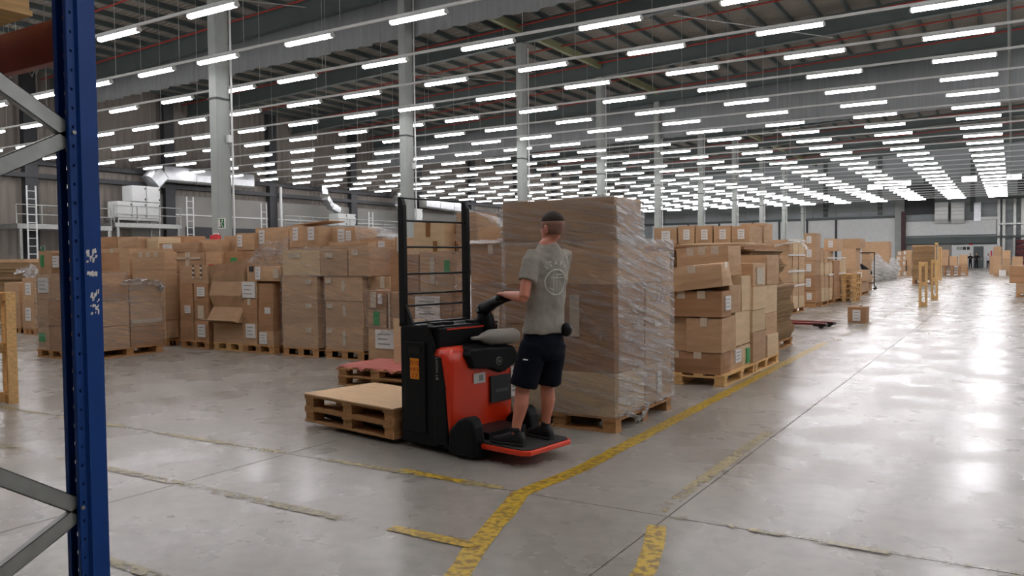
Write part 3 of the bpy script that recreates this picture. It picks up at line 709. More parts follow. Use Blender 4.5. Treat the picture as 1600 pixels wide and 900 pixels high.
def wrap(key, label, z0=None, z1=None, off=.015, m='film', top=True, amp=.012, sag=None, xs=None, group='stretch film around pallet loads'):
    bs = BOXES[key]; x0 = min(b[0] for b in bs) - off; x1 = max(b[1] for b in bs) + off; y0 = min(b[2] for b in bs) - off; y1 = max(b[3] for b in bs) + off
    za = min(b[4] for b in bs) if z0 is None else z0; zb = (max(b[5] for b in bs) + off) if z1 is None else z1
    return film(x0, x1, y0, y1, za, zb, label, m, top, amp, group)
def film(x0, x1, y0, y1, za, zb, label, m='film', top=True, amp=.012, group='stretch film around pallet loads', name='stretch_film', tz=None):
    SEED[0] += 1; s = SEED[0] * 3.7; mb = MB(); step = .06
    c = Vector(((x0 + x1) / 2, (y0 + y1) / 2, za))
    per = [(x0, y0), (x1, y0), (x1, y1), (x0, y1)]; pts = []
    for i in range(4):
        a = Vector(per[i]); b = Vector(per[(i + 1) % 4]); n = max(4, int((b - a).length / step)); d = (b - a).normalized(); nn = Vector((d.y, -d.x))
        for q in range(n): pts.append((a + (b - a) * q / n, nn, i * 5 + q / n * (b - a).length))
    nz = max(6, int((zb - za) / .045)); N = len(pts); vs = []; fs = []
    for k in range(nz + 1):
        z = za + (zb - za) * k / nz
        for p, nn, u in pts:
            a = amp * (.5 + noise.noise(Vector((u * 1.4, (z + .22 * u) * 13, s))) + .5 * noise.noise(Vector((u * 4, z * 30, s))))
            zz = z
            if k == 0: zz += .05 * noise.noise(Vector((u * 2, s, 1)))
            if k == nz: zz += .02 * noise.noise(Vector((u * 2, s, 2)))
            vs.append(Vector((p.x + nn.x * a, p.y + nn.y * a, zz)) - c)
    for k in range(nz):
        for i in range(N): i2 = (i + 1) % N; fs.append((k * N + i, k * N + i2, (k + 1) * N + i2, (k + 1) * N + i))
    mb.add(vs, fs)
    if top:
        nx, ny = max(3, int((x1 - x0) / .12)), max(3, int((y1 - y0) / .12)); vs = []; fs = []
        for j in range(ny + 1):
            for i in range(nx + 1):
                xx = x0 + (x1 - x0) * i / nx; yy = y0 + (y1 - y0) * j / ny
                z = zb + (tz(i / nx, j / ny) if tz else 0) + .012 * noise.noise(Vector((xx * 6, yy * 6, s)))
                vs.append(Vector((xx, yy, z)) - c)
        for j in range(ny):
            for i in range(nx): a = j * (nx + 1) + i; fs.append((a, a + 1, a + nx + 2, a + nx + 1))
        mb.add(vs, fs)
    o = mb.build(name, m, None, smooth=True); o.location = c
    return tag(o, label, 'wrap', group)
def drape(pts, label, width, m='film_thick', name='loose_film', rows=6, amp=.02):
    """crumpled ribbon of film along points, hanging over cartons"""
    SEED[0] += 1; s = SEED[0] * 1.9; pts = [Vector(p) for p in pts]; c = pts[0].copy(); n = 14; vs = []; fs = []
    dense = []
    for a, b in zip(pts[:-1], pts[1:]):
        for i in range(n): dense.append(a + (b - a) * i / n)
    dense.append(pts[-1]); K = len(dense)
    wv = Vector(width)
    for i, p in enumerate(dense):
        for j in range(rows + 1):
            q = p + wv * (j / rows - .5) + noise.noise_vector(Vector((i * .35, j * .9, s))) * amp
            vs.append(q - c)
    for i in range(K - 1):
        for j in range(rows): a = i * (rows + 1) + j; fs.append((a, a + 1, a + rows + 2, a + rows + 1))
    o = MB().add(vs, fs).build(name, m, None, smooth=True); o.location = c
    return tag(o, label, 'wrap', 'loose film on the loads')
#@@OBJECTS@@
# ================================================================ CARTON LOADS
LAB = ('f', .3, .62, .3, .8, 'paper')
def pal_for(key, label, z=0.0, m='wood', ov=.0, lx_along='x'):
    bs = BOXES[key]; x0 = min(b[0] for b in bs) - ov; x1 = max(b[1] for b in bs) + ov; y0 = min(b[2] for b in bs) - ov; y1 = max(b[3] for b in bs) + ov
    if lx_along == 'x': return pallet((x0 + x1) / 2, (y0 + y1) / 2, z, x1 - x0, y1 - y0, label, m)
    return pallet((x0 + x1) / 2, (y0 + y1) / 2, z, y1 - y0, x1 - x0, label, m, rz=math.pi / 2)

# ---- big wrapped load behind the man
G = 'cartons of the big wrapped load'
bx1, bx0, by0, by1 = -3.02, -4.18, 6.64, 8.03
zc = [PT] + [aty(968, y, by0).z for y in (585, 512, 445, 374)]
ztop = aty(968, 306, by0).z
ymid = (by0 + by1) / 2
for (a, b_, w_) in ((by0, ymid - .004, 'nearer column'), (ymid + .004, by1, 'farther column')):
    z_ = list(zc)
    if w_ == 'farther column': z_[-1] -= .10
    stack(bx0, bx1, a, b_, z_, f'in the {w_} of the big wrapped load', G, 'big', m=['card_pale', 'card_dark', 'card_dark', 'card'] if w_[0] == 'n' else ['card', 'card', 'card', 'card'], slide=.006,
          feats={2: dict(papers=[('f', .62, .70, -.25, .75, 'tape')])} if w_[0] == 'n' else {0: dict(papers=[('s', .4, .55, .2, .75, 'paper')])})
carton(bx0 - .02, bx1 + .0, by0, by0 + .62, zc[-1], ztop, 'single long carton on top of the big wrapped load', G, 'card', key='bigtop')
pal_for('big', 'wooden pallet under the big wrapped load behind the man', lx_along='x')
film(bx0 - .02, bx1 + .02, by0 - .02, by1 + .02, .13, zc[-1] + .01, 'shiny stretch film around the big load behind the man', 'film', True, .014)
film(bx0 - .035, bx1 + .015, by0 - .015, by0 + .64, zc[-1] - .05, ztop + .01, 'stretch film around the top carton of the big load', 'film', True, .012)
a = aty(893, 470, 6.58); c = aty(940, 530, 6.58); d_ = aty(1000, 575, 6.58)
SIDE = [(bx1 + .028, by0 - .02, z_) for z_ in (.2, .6, 1.0, 1.4, 1.7)]
drape([(bx1 + .035, (by0 + by1) / 2, z_) for z_ in (.15, .5, 1.0, 1.5, zc[-1] + .02)], 'extra bunched film added to whiten the lit right side of the big load', (0, by1 - by0 + .02, 0), 'film_side', rows=26, amp=.012)  # bunched film; its extra white stands for the light on this side
drape([(bx1 + .03, by0 + .30, z_) for z_ in (zc[-1], zc[-1] + .2, ztop - .02)], 'extra bunched film added to whiten the lit side of the top carton', (0, .64, 0), 'film_side', rows=12, amp=.012)
drape([a, c, (bx1 - .12, 6.57, .93), (bx1 + .06, 6.9, .8), (bx1 + .07, 7.6, .95)], 'bunched film tail pulled down across the big wrapped load', (0, .0, .10), 'film_thin', amp=.02)
drape([(bx0 + .05, 6.55, .28), (bx0 + .22, 6.50, .02), (bx0 + .35, 6.55, .08)], 'loose film hanging at the foot of the big load beside the man', (.2, 0, .06), 'film', amp=.06)
drape([(bx1 + .03, 6.8, .16), (bx1 + .05, 7.1, .06), (bx1 + .03, 7.35, .15)], 'torn film end hanging under the right side of the big load', (0, 0, .05), 'film_thick', amp=.03)

# ---- second load on the right, uncovered cartons
G = 'cartons of the open load right of the big one'
X2 = -3.0
a = aty(1062, 570, 9.66)
y_a, y_b, y_c = atx(1142, 560, X2).y, atx(1160, 560, X2).y, atx(1176, 560, X2).y
h1, h2, h3 = aty(1125, 552, 9.66).z, aty(1127, 497, 9.66).z, aty(1130, 455, 9.66).z
ph = 'of the open load right of the big wrapped one'
carton(-4.15, -3.0, 9.66, y_a, PT, h1, f'bottom front carton {ph}', G, 'card_dark', 'fm', bulge=.02)
carton(-3.6, -3.0, y_a, y_b, PT, h1 + .01, 'narrow bottom carton, second along the side of the open load', G, 'card', papers=[('s', .3, .8, .3, .9, 'paper')])
carton(-3.6, -3.0, y_b, y_c, PT, h1 + .01, f'narrow bottom carton with green marks {ph}', G, 'card_pale', papers=[('s', .3, .6, .1, .8, 'greenlab')])
xm = aty(1073, 530, 9.66).x; ye = atx(1151, 520, X2 + .02).y; yf = atx(1174, 520, X2).y
carton(-4.15, xm - .01, 9.70, 10.3, h1, h2, f'second-layer left carton, mostly hidden, {ph}', G, 'card')
carton(xm, X2 + .02, 9.64, ye, h1, h2, f'wide second-layer carton at the corner {ph}', G, 'card', 'f')
carton(-3.6, X2, ye + .02, yf, h1 + .02, h2 + .03, f'second-layer rear side carton {ph}', G, 'card_pale')
yg, yh, yi = atx(1143, 475, X2 + .03).y, atx(1158, 475, X2).y, atx(1173, 475, X2).y
carton(-4.0, X2 + .03, 9.62, yg, h2 + .01, h3, 'third-layer long carton with tape tabs on the open load', G, 'card_dark', 'fm', [('s', .25, .8, .25, .8, 'paper')])
carton(-3.6, X2, yg + .01, yh, h2 + .03, h3 + .06, f'third-layer middle side carton {ph}', G, 'card')
carton(-3.6, X2 + .01, yh + .01, yi, h2 + .03, h3 + .17, f'third-layer rear side carton {ph}', G, 'card_pale')
a = aty(1058, 430, 9.7); c = aty(1133, 430, 9.7)
carton(a.x - .1, c.x, 9.55, 10.05, h3 + .02, h3 + .31, 'dented long carton lying tilted on the open load', G, 'card', 'fs', ry=-.12, rz=.06, bulge=.03, jit=.03)
carton(-3.78, -3.08, 10.3, 10.85, h3 + .16, h3 + .55, 'square taped carton behind the dented tilted one', G, 'card', 'fm', ry=-.05, bulge=.02)
t_ = pallet(-3.55, 10.42, 0, 1.55, 1.2, 'wooden pallet under the open load right of the big one', 'wood_pale', rz=math.pi / 2)

# ---- third load
G = 'cartons of the narrow load behind the open one'
SB(1176, 1196, [520, 485, 449, 411], -2.97, 'in the nearer column of the third load', group=G, key='l3', m=['card', 'card_pale', 'card_pale', 'card'], feats={3: dict(papers=[('s', .2, .8, .1, .8, 'tape')])})
SB(1198, 1216, [524, 490, 445, 398], -2.97, 'in the farther column of the third load', group=G, key='l3', m=['card_pale', 'card', 'card_pale', 'card'])
a = aty(1168, 420, 11.6); c = aty(1196, 420, 11.6)
zz = aty(1180, 450, 11.6).z
pal_for('l3', 'wooden pallet under the third load on the right', m='wood_pale', lx_along='y')
MB()

# ---- piles of flattened cartons
def flat_pile(x0, x1, y0, y1, z0, z1, n, label, jit=.03, m='card_edge', group='piles of flattened cartons'):
    t = thing('flattened_carton_pile', label, 'cardboard pile', ((x0 + x1) / 2, (y0 + y1) / 2, z0), 0, group)
    H = (z1 - z0) / n; w_, d_ = (x1 - x0) / 2, (y1 - y0) / 2; ph = rnd.random() * 6
    for i in range(n):
        dx = jit * math.sin(i * .55 + ph) + rnd.uniform(-jit, jit) * .35; dy = rnd.uniform(-jit, jit) * .6
        MB().box(-w_ + dx, w_ + dx, -d_ + dy, d_ + dy, i * H + .003, (i + 1) * H - .001).build('sheet', 'card_edge' if i < n - 1 else 'card', t)
    return t
yF0, yF1 = atx(1216, 540, -3.35).y, atx(1238, 535, -3.35).y
zl = atx(1217, 445, -3.35).z
flat_pile(-5.2, -3.35, yF0 - .9, yF1, PT, zl, 30, 'tall pile of flattened cartons on a pallet, the lower part')
pallet(-4.27, (yF0 - .9 + yF1) / 2, 0, yF1 - yF0 + .9, 1.85, 'pallet under the pile of flattened cartons', rz=math.pi / 2)
zu = atx(1205, 392, -3.45).z
flat_pile(-5.6, -3.45, yF0 - 1.2, yF1 - .3, zl, zu + .02, 20, 'second pile of flattened cartons stacked on the first', .05)
o = MB().box(-5.9, -3.5, yF0 - 1.5, yF1 - .5, zu + .02, zu + .06).box(-5.95, -3.55, yF0 - 1.52, yF1 - .5, zu + .065, zu + .10).build('dark_board', 'card_dark', loc=(-4.7, yF0, zu + .02)); tag(o, 'dark brown boards lying across the flattened carton piles', 'board')

# ---- row of labelled cartons above the flattened piles
G = 'labelled cartons in a row over the piles'
YK = 16.4
zk = aty(1140, 379, YK).z
edges = [1022, 1059, 1087, 1115, 1143, 1173]
for i in range(5):
    a = aty(edges[i], 365, YK); c = aty(edges[i + 1] - 1.5, 365, YK)
    zt = aty(edges[i], 353 if i else 356, YK).z
    carton(a.x, c.x, YK, YK + 1.0, zk, zt, f'labelled carton, {ORD[i]} from the left in the row over the piles', G, 'card', papers=[('f', .35, .72, .2, .78, 'paper')], key='k')
a = atx(1184, 365, aty(1173, 365, YK).x)
carton(aty(1173, 365, YK).x - .5, aty(1173, 365, YK).x, YK + 1.02, YK + 1.75, zk, zk + .42, 'plain carton behind the right end of the labelled row', G, 'card', key='k')
stack(-7.2, aty(1173, 365, YK).x - .02, YK + .02, YK + 1.7, [PT, .75, 1.35, zk], 'supporting the row of labelled cartons', 'cartons under the labelled row', 'k2')
pal_for('k2', 'pallet beneath the labelled carton row')
a, c = aty(1070, 377, 15.9), aty(1172, 377, 15.9)
carton(a.x, c.x, 15.6, 16.3, zk - .12, zk - .01, 'long flat carton in front of the labelled row', None, 'card_pale')
stack(a.x + .1, c.x - .1, 15.62, 16.28, [0, .7, 1.3, zk - .12], 'hidden behind the dark boards', 'cartons under the labelled row')

# ---- strapped tall load
G = 'cartons of the tall strapped load'
for pl, pr, w_ in ((1239, 1247, 'nearer'), (1248, 1257, 'farther')):
    SB(pl, pr, [463, 441, 419, 397, 374], -5.13, f'in the {w_} column of the tall strapped load', group=G, key='t', m=['card_pale', 'card'], slide=.005)
CB(1196, 1233, None, [463, 441, 419, 397, 374], 22.6, 'on the front of the tall strapped load', group=G, key='t', depth=.5)
pal_for('t', 'pallet under the tall strapped load', lx_along='y')
bs = BOXES['t']; yy0, yy1 = min(b[2] for b in bs), max(b[3] for b in bs)
for k, z in enumerate((.75, 1.15, 1.6, 2.0)):
    o = MB().box(-5.16, -5.105, yy0, yy1, z, z + .05).build('plastic_strap', 'paper', loc=(-5.13, yy0, z)); tag(o, f'white strap around the tall load, {ORD[k]} from the floor', 'strap', 'white straps')
a = aty(1215, 372, 22.5); c = aty(1262, 362, 22.6)
drape([aty(1212, 374, 22.4), aty(1235, 370, 22.4), aty(1250, 368, 22.4), aty(1262, 380, 22.4)], 'crumpled white film on top of the tall strapped load', (0, .3, .03), 'film_thick', amp=.05)
[q for q in COL.objects if q.get('label', '').startswith('crumpled white film on top')][0].location.z -= .16

# ---- five-high labelled column
G = 'labelled cartons in the five-high column'
CB(1256, 1275, 1283, [454, 430, 407, 385, 364], 26.3, 'of the five-high labelled column', group=G, key='v', m=['card_dark', 'card_dark', 'card', 'card', 'card'], slide=.03,
   papers=[('f', .25, .65, .25, .78, 'paper')])
pal_for('v', 'pallet under the five-high labelled column', lx_along='y')
G = 'plain cartons right of the labelled column'
for i, (pl, pr, yt) in enumerate(((1283.5, 1288, 387), (1289, 1295, 392), (1296, 1302, 392))):
    ys_ = [450, 430, 410, yt]
    SB(pl, pr, ys_, -5.15, f'in narrow plain column {["nearest", "next", "after the next"][i]} beyond the labelled column', group=G, key='w', m=['card_pale', 'card'])
pal_for('w', 'pallet under the plain columns beyond the labelled column', lx_along='y')
for k, z in enumerate((.95, 1.5)):
    o = MB().box(-5.18, -5.11, 28.0, 31.2, z, z + .05).build('plastic_strap', 'paper', loc=(-5.15, 28, z)); tag(o, f'white strap on the plain columns, {["lower", "upper"][k]} one', 'strap', 'white straps')
ztw = BOXES['w'][7][5]
a, c = aty(1284, 382, 28.2), aty(1305, 382, 28.2)
carton(a.x, c.x, 28.5, 29.6, ztw - .0, aty(1290, 373, 28.2).z, 'labelled carton lying on the plain columns', None, 'card', papers=[('f', .35, .7, .3, .85, 'paper')])
SB(1303, 1313, [440, 407], -5.1, 'of the reddish pair before the upright pallet', group='reddish cartons', key='r', m='card_dark')
SB(1314, 1322, [430, 406], -5.25, 'of the pale pair behind the upright pallet', group='pale cartons', key='r', m='card_pale')
pal_for('r', 'pallet under the reddish carton pair', lx_along='y')
def pallet_on_end(loc, label, yaw, H=1.3, W=.9, m='wood_pale', th=.144, lean=0.0):
    t = thing('pallet', label, 'pallet', loc, 0, 'pallets standing on end')
    t.rotation_euler = (lean, 0, yaw); pt = th * (.3 if th > .2 or H < 1.3 and W < .7 else .2)
    for xx in (-W / 2 + .06, 0, W / 2 - .06):
        MB().box(xx - .05, xx + .05, -th / 2, -th / 2 + pt, 0, H).build('bottom_board', m, t)
        for zz in (.05, H / 2, H - .05): MB().box(xx - .05, xx + .05, -th / 2 + pt, th / 2 - 1.9 * pt, zz - .05, zz + .05).build('block', m, t)
    for zz in (.07, H / 2, H - .07): MB().box(-W / 2, W / 2, th / 2 - 1.9 * pt, th / 2 - pt, zz - .06, zz + .06).build('cross_board', m, t)
    for i in range(5):
        xx = -W / 2 + .06 + (W - .12) * i / 4; MB().box(xx - .05, xx + .05, th / 2 - pt, th / 2, 0, H).build('top_board', m, t)
    return t
# low pile of empty pallets (stacked) at 1305..1324
for k in range(6):
    pallet(-5.0 + .02 * (k % 2), 30.6, k * .16, 1.0, .8, f'empty pallet, {ORD[k]} from the floor in the small stack beside the columns', 'wood_pale', rz=math.pi / 2, group='small stack of empty pallets', full=False, h=.16)
CB(1327, 1347, 1358, [439], 34.8, 'with a label at the foot of the low aisle pile', zb=.144, group='low aisle pile', key='q', papers=[('f', .3, .62, .3, .8, 'paper')])
zq = BOXES['q'][0][5]
a, c = aty(1332, 430, 34.9), aty(1353, 430, 34.9)
carton(a.x, c.x, 34.9, 36.2, zq, aty(1340, 422, 34.9).z, 'upper carton with a label on the low aisle pile', 'low aisle pile', 'card', papers=[('f', .35, .7, .3, .8, 'paper')])
a2 = aty(1324, 430, 35.4)
pal_for('q', 'pallet under the low aisle pile', lx_along='y')
bpy.data.objects[-1] if False else None
CB(1316, 1325, None, [440, 422], 36.3, 'of the plain pair left of the low aisle pile', zb=0, group='plain pair')
CB(1315, 1338, 1345, [440, 420, 388], 37.5, 'of the wide load behind the low aisle pile', zb=0, group='wide load behind the low pile', key='y')
a, c = aty(1314, 381, 37.5), aty(1344, 381, 37.5)
carton(a.x, c.x, 37.5, 39, BOXES['y'][-1][5], BOXES['y'][-1][5] + .42, 'flat carton on the wide load behind the low aisle pile', None, 'card')
CB(1347, 1360, None, [430, 405, 378], 41.0, 'of the tall load left of the black frame rack', zb=0, group='tall load by the rack')
o = MB().box(-7.0, -6.8, 38.2, 38.3, 2.0, 2.75).build('foam_strip', 'paper', loc=(-6.9, 38.25, 2.0)); 
bpy.data.objects.remove(o)
# black clothes-rail rack
a = atz(1366, 453)
t = thing('frame_rack', 'black wheeled frame rack beside the low aisle pile', 'rack', (a.x, a.y, 0))
H = aty(1366, 394, a.y).z
for xx in (0, -1.15):
    for yy in (0, .5):
        MB().box(xx - .02, xx + .02, yy - .02, yy + .02, .12, H if yy == 0 else .18).build('post', 'blackm', t)
        MB().ball((xx, yy, .06), .05, .03, .06, 8, 5).build('castor', 'rubber', t)
MB().box(-1.17, .02, -.02, .02, H - .04, H).build('top_rail', 'blackm', t); MB().box(-1.17, .02, -.02, .02, .3, .34).build('lower_rail', 'blackm', t)
b = MB(); b.tube([(-.62, .02, H - .55), (-.45, .05, H - .75), (-.25, .06, H - .95), (-.12, .05, H - 1.0)], [.05, .13, .15, .05], 8); tag(b.build('dark_jacket', 'cloth_dark', loc=(-.4, 0, H - .8)), 'dark garment hanging in the black frame rack', 'garment')
o = COL.objects['dark_jacket'] if 'dark_jacket' in COL.objects else None
o.location = (a.x - .4, a.y + .05, H - .8)

# ---- big plain board, bags, narrow stacks, brown tower
a, c = aty(1348, 378, 62), aty(1389, 430, 62)
carton(a.x, c.x, 62, 63.4, 0, a.z, 'huge plain tan carton behind the clear bags', None, 'card', bulge=.01)
def bag(px, py, w_, h_, label):
    g0 = atz(px, py); b = MB(); r = random.Random(px)
    b.ball((0, 0, h_ * .48), w_ / 2, w_ / 2.2, h_ / 2, 16, 12)
    for v in b.v:
        q = noise.noise_vector(v * 2.5 + Vector((px, 0, 0))) * .16; v += q; v.z = max(0, v.z)
        if v.z > h_ * .7: v.x *= .8
    vi = [Vector((v.x * .8, v.y * .8, .02 + v.z * .72)) for v in b.v]; q2 = MB(); q2.v = vi; q2.f = list(b.f)
    o = b.build('plastic_bag', 'film_thick', smooth=True); o.location = g0; q2.build('contents', 'bag', o)
    tag(o, label, 'bag', 'clear plastic bags'); return o
bag(1372, 440, .9, 1.75, 'tall clear plastic bag nearest the black frame rack')
bag(1385, 438, 1.0, 1.2, 'squat clear plastic bag, middle of the three')
bag(1396, 436, .8, 1.5, 'clear plastic bag beside the labelled stack')
for i, (pl, pr, yb, nm) in enumerate(((1401, 1409, 432, 'leftmost'), (1410, 1416, 431, 'middle'), (1417, 1424, 431, 'rightmost'))):
    g0 = atz((pl + pr) / 2, yb); ys_ = [yb - 8.0 * (k + 1) for k in range(5)]
    CB(pl, pr, None, ys_, g0.y, f'of the {nm} slim stack before the brown tower', zb=0, group='slim stacks', depth=1.0, slide=.06, papers=[('f', .2, .7, .2, .8, 'paper')] if i < 2 else [])
g0 = atz(1426, 444); xa, xb = aty(1425, 420, g0.y).x, aty(1457, 420, g0.y).x
ht = aty(1440, 383, g0.y).z
flat_pile(xa, xb, g0.y, g0.y + 1.6, .25, ht, 26, 'brown tower of flattened cartons on a dark base in the aisle', .03)
pallet((xa + xb) / 2, g0.y + .8, 0, xb - xa, 1.6, 'dark pallet under the brown tower', 'card_dark', h=.25)
for i, (px, yb, h_, yw) in enumerate(((1463, 445, 2.25, 0.05), (1469, 438, 2.1, .02))):
    g1 = atz(px, yb); pallet_on_end((g1.x, g1.y, 0), f'tall pale pallet leaning behind the brown tower, {["nearer", "farther"][i]}', yw + math.pi / 2, h_, 1.2)
g1 = atz(1441, 479)
pallet_on_end((g1.x, g1.y + .25, 0), 'pale pallet standing on end in the aisle, the nearer one', R(94), 1.38, .62, 'wood_pale', .24)
g1 = atz(1459, 468)
pallet_on_end((g1.x, g1.y + .3, 0), 'pale pallet standing on end in the aisle, the farther one', R(93), 1.42, .62, 'wood_pale', .22)
# far left-of-door pallets and cartons
for r_, (px, yb) in enumerate(((1478, 431), (1496, 431))):
    g1 = atz(px, yb)
    for k in range(4):
        pallet(g1.x - .1 + .2 * r_, g1.y + .5, k * .2, 1.15, 1.0, f'empty pallet, {ORD[k]} from the floor in the {["left", "right"][r_]} far stack', 'card_dark', group='far stacks of empty pallets', full=False, h=.2)
g1 = atz(1480, 431)
stack(aty(1470, 400, g1.y).x, aty(1482, 400, g1.y).x, g1.y + .1, g1.y + 1, [.8, 1.4, 2.0], 'on the left far pallet stack', 'far cartons')
stack(aty(1484, 400, g1.y).x, aty(1496, 400, g1.y).x, g1.y + .1, g1.y + 1, [.8, 1.5], 'on the right far pallet stack', 'far cartons')
g1 = atz(1504, 425)
stack(aty(1498, 415, g1.y).x, aty(1511, 415, g1.y).x, g1.y, g1.y + 1.2, [0, .8, 1.6], 'beside the two dark-clothed people', 'far cartons')
# far right pile
g1 = atz(1560, 431)
stack(aty(1552, 420, g1.y).x, aty(1565, 420, g1.y).x, g1.y, g1.y + 1.2, [0, .8, 1.5, 2.2], 'in the left column of the pile right of the far door', 'cartons right of the far door')
stack(aty(1566, 420, g1.y).x, aty(1579, 420, g1.y).x, g1.y, g1.y + 1.2, [0, .7, 1.3, 1.9], 'in the right column of the pile right of the far door', 'cartons right of the far door')
o_ = carton(aty(1561, 425, g1.y).x, aty(1572, 425, g1.y).x, g1.y - .8, g1.y - .1, 0, .45, 'small white carton on the floor before the far right pile', None, 'paper')
g2 = atz(1590, 424)
stack(aty(1581, 415, g2.y).x, aty(1598, 415, g2.y).x, g2.y, g2.y + 1.2, [0, .7, 1.4], 'of the low pair behind the right edge pile', 'cartons right of the far door')
stack(aty(1546, 416, 78).x, aty(1553, 416, 78).x, 78, 79, [0, .8, 1.5], 'left of the pile right of the far door', 'cartons right of the far door')
g3 = atz(1584, 464)
xe0 = aty(1583, 440, g3.y).x
stack(xe0 + .1, xe0 + 1.3, g3.y, g3.y + 1.1, [PT, .52], 'low at the right edge of the picture', 'right edge pile', 'e')
stack(xe0 - .12, xe0 + 1.3, g3.y, g3.y + 1.1, [.52, .8, 1.16], 'higher at the right edge of the picture', 'right edge pile', 'e2', m='card_dark')
pal_for('e', 'pallet at the right edge of the picture')
# dark red racking seen at the right end
a = aty(1587, 402, YW - 2)
t = thing('goods_rack', 'dark red goods rack against the end wall at the right edge', 'rack', (a.x, YW - 2, 0))
for i in range(5): MB().box(0, 3.2, 0, .9, .4 + i * .62, .85 + i * .62).build('shelf_goods', 'maroon_rack', t)
for xx in (0, 1.6, 3.2): MB().box(xx - .06, xx + .06, -.06, .96, 0, 3.6).build('upright', 'blackm', t)

# ---- carton with label alone in the aisle
g1 = atz(1324, 504); xb = aty(1354, 490, g1.y).x; zt = aty(1324, 479, g1.y).z
o = carton(g1.x, xb, g1.y, g1.y + .42, 0, zt, 'lone labelled carton standing in the aisle', None, 'card_dark', papers=[('f', .28, .68, .12, .8, 'paper')])
MB().box(-.2, .2, -.215, -.205, zt - .02, zt + .0).build('torn_flap', 'card', o)
tag(MB().ball((0, 0, .03), .05, .04, .03, 8, 5).build('crumpled_paper', 'paper', loc=(0, 0, 0)), 'crumpled white paper on the lone carton', 'paper'); COL.objects['crumpled_paper'].location = ((g1.x + xb) / 2 + .05, g1.y + .2, zt)

# ---- hand pallet jack lying behind the piles
g1 = atz(1288, 514)
t = thing('pallet_jack', 'low red and black pallet jack on the floor by the flattened cartons', 'pallet jack', (g1.x, g1.y, 0), R(-8))
for yy in (.1, .62):
    MB().box(-1.25, 0, yy - .08, yy + .08, .07, .12).build('fork', 'redbeam', t, bevel=.01)
    MB().tube([(-.1, yy - .06, .04), (-.1, yy + .06, .04)], .04, 10).build('roller', 'rubber', t)
    MB().box(-.25, .02, yy - .09, yy + .09, .05, .1).build('fork_tip', 'blackm', t)
MB().box(-1.45, -1.2, .0, .72, .06, .2).build('pump_housing', 'redbeam', t, bevel=.02)
MB().tube([(-1.5, .36, .15), (-1.6, .36, .8), (-1.62, .36, 1.15)], .025, 8).build('handle', 'blackm', t)

# ================================================================ LEFT ROW
YL = 9.62
GA = 'cartons of the long left row'
# load far left
CB(8, 31, 33, [473, 441], 9.9, 'left of the far left gap', zb=.144, group=GA, key='fa', depth=.9)
CB(34, 54, None, [473, 434], 9.8, 'with a label left of the blue upright, farther back', zb=.144, group=GA, key='fb', depth=.9, papers=[('f', .3, .7, .3, .8, 'paper')])
pal_for('fa', 'pallet under the far left load', lx_along='x'); pal_for('fb', 'pallet under the labelled far left load')
flat_pile(aty(-30, 420, 11).x, aty(48, 420, 11).x, 11, 12.2, PT, aty(20, 405, 11).z, 18, 'pile of flattened cartons behind the far left load', .05)
pallet((aty(-30, 420, 11).x + aty(48, 420, 11).x) / 2, 11.6, 0, 1.7, 1.2, 'pallet under the far left flattened cartons')
drape([aty(30, 422, 10.9), aty(45, 420, 10.9), aty(53, 433, 10.9)], 'crumpled film on the flattened cartons at the far left', (0, .3, .2), 'film_thick', amp=.1)
# load just left of the upright
CB(57, 75, None, [510, 468], 7.5, 'in the left column of the load left of the upright', group=GA, key='la', depth=1.1, feats={0: dict(papers=[('f', .2, .7, .3, .7, 'greenlab')])})
CB(76, 99, None, [510, 468], 7.5, 'in the right column of the load left of the upright', group=GA, key='la', depth=1.1, m='card_dark')
zla = max(b[5] for b in BOXES['la'])
a, c, d_ = aty(56, 450, 7.5), aty(100, 450, 7.5), aty(80, 450, 7.5)
zz = aty(84, 428, 7.5).z; zt = aty(84, 391, 7.5).z
carton(a.x, d_.x, 7.5, 8.6, zla, zz, 'third-layer carton with a white sheet left of the upright', GA, 'card', papers=[('f', .2, .85, .25, .85, 'paper')], key='la2')
carton(d_.x, c.x, 7.5, 8.6, zla, zz, 'third-layer plain carton left of the upright', GA, 'card', key='la2')
carton(a.x, d_.x - .05, 7.55, 8.5, zz, zt, 'top carton with a green label left of the upright', GA, 'card', papers=[('f', .25, .45, .3, .8, 'greenlab')], key='la2')
carton(d_.x - .04, c.x, 7.55, 8.5, zz, zt - .04, 'top carton with a white label left of the upright', GA, 'card_dark', papers=[('f', .1, .5, .3, .85, 'paper')], key='la2')
pal_for('la', 'pallet under the load left of the upright')
bs = BOXES['la'] + BOXES['la2']
film(a.x - .02, c.x + .02, 7.48, 8.62, .15, zz + .02, 'thin film around the load left of the upright', 'film_thin', False, .012)
# wrapped load right of the upright (S1)
XS = -12.86
SB(146, 202, [512, 472, 447], XS, 'in the left column of the low wrapped load by the upright', group=GA, key='s1', depth=.56, m=['card', 'card', 'card_dark'], slide=.008)
SB(203.5, 253, [511, 473, 445], XS, 'in the right column of the low wrapped load by the upright', group=GA, key='s1', depth=.56, m=['card_dark', 'card', 'card'], slide=.008, feats={1: dict(papers=[('s', .0, 1.0, .12, .3, 'tape')])})
pal_for('s1', 'pallet under the low wrapped load by the upright', lx_along='y')
wrap('s1', 'shiny film around the low wrapped load by the upright', .14, amp=.014)
zt = max(b[5] for b in BOXES['s1'])
drape([(XS + .02, 8.2, zt + .03), (XS + .02, 8.6, zt + .03), (XS + .04, 8.9, zt - .02), (XS + .03, 8.95, zt - .14)], 'bunched film flap on the low wrapped load', (.22, 0, .12), 'film_thick', amp=.07)
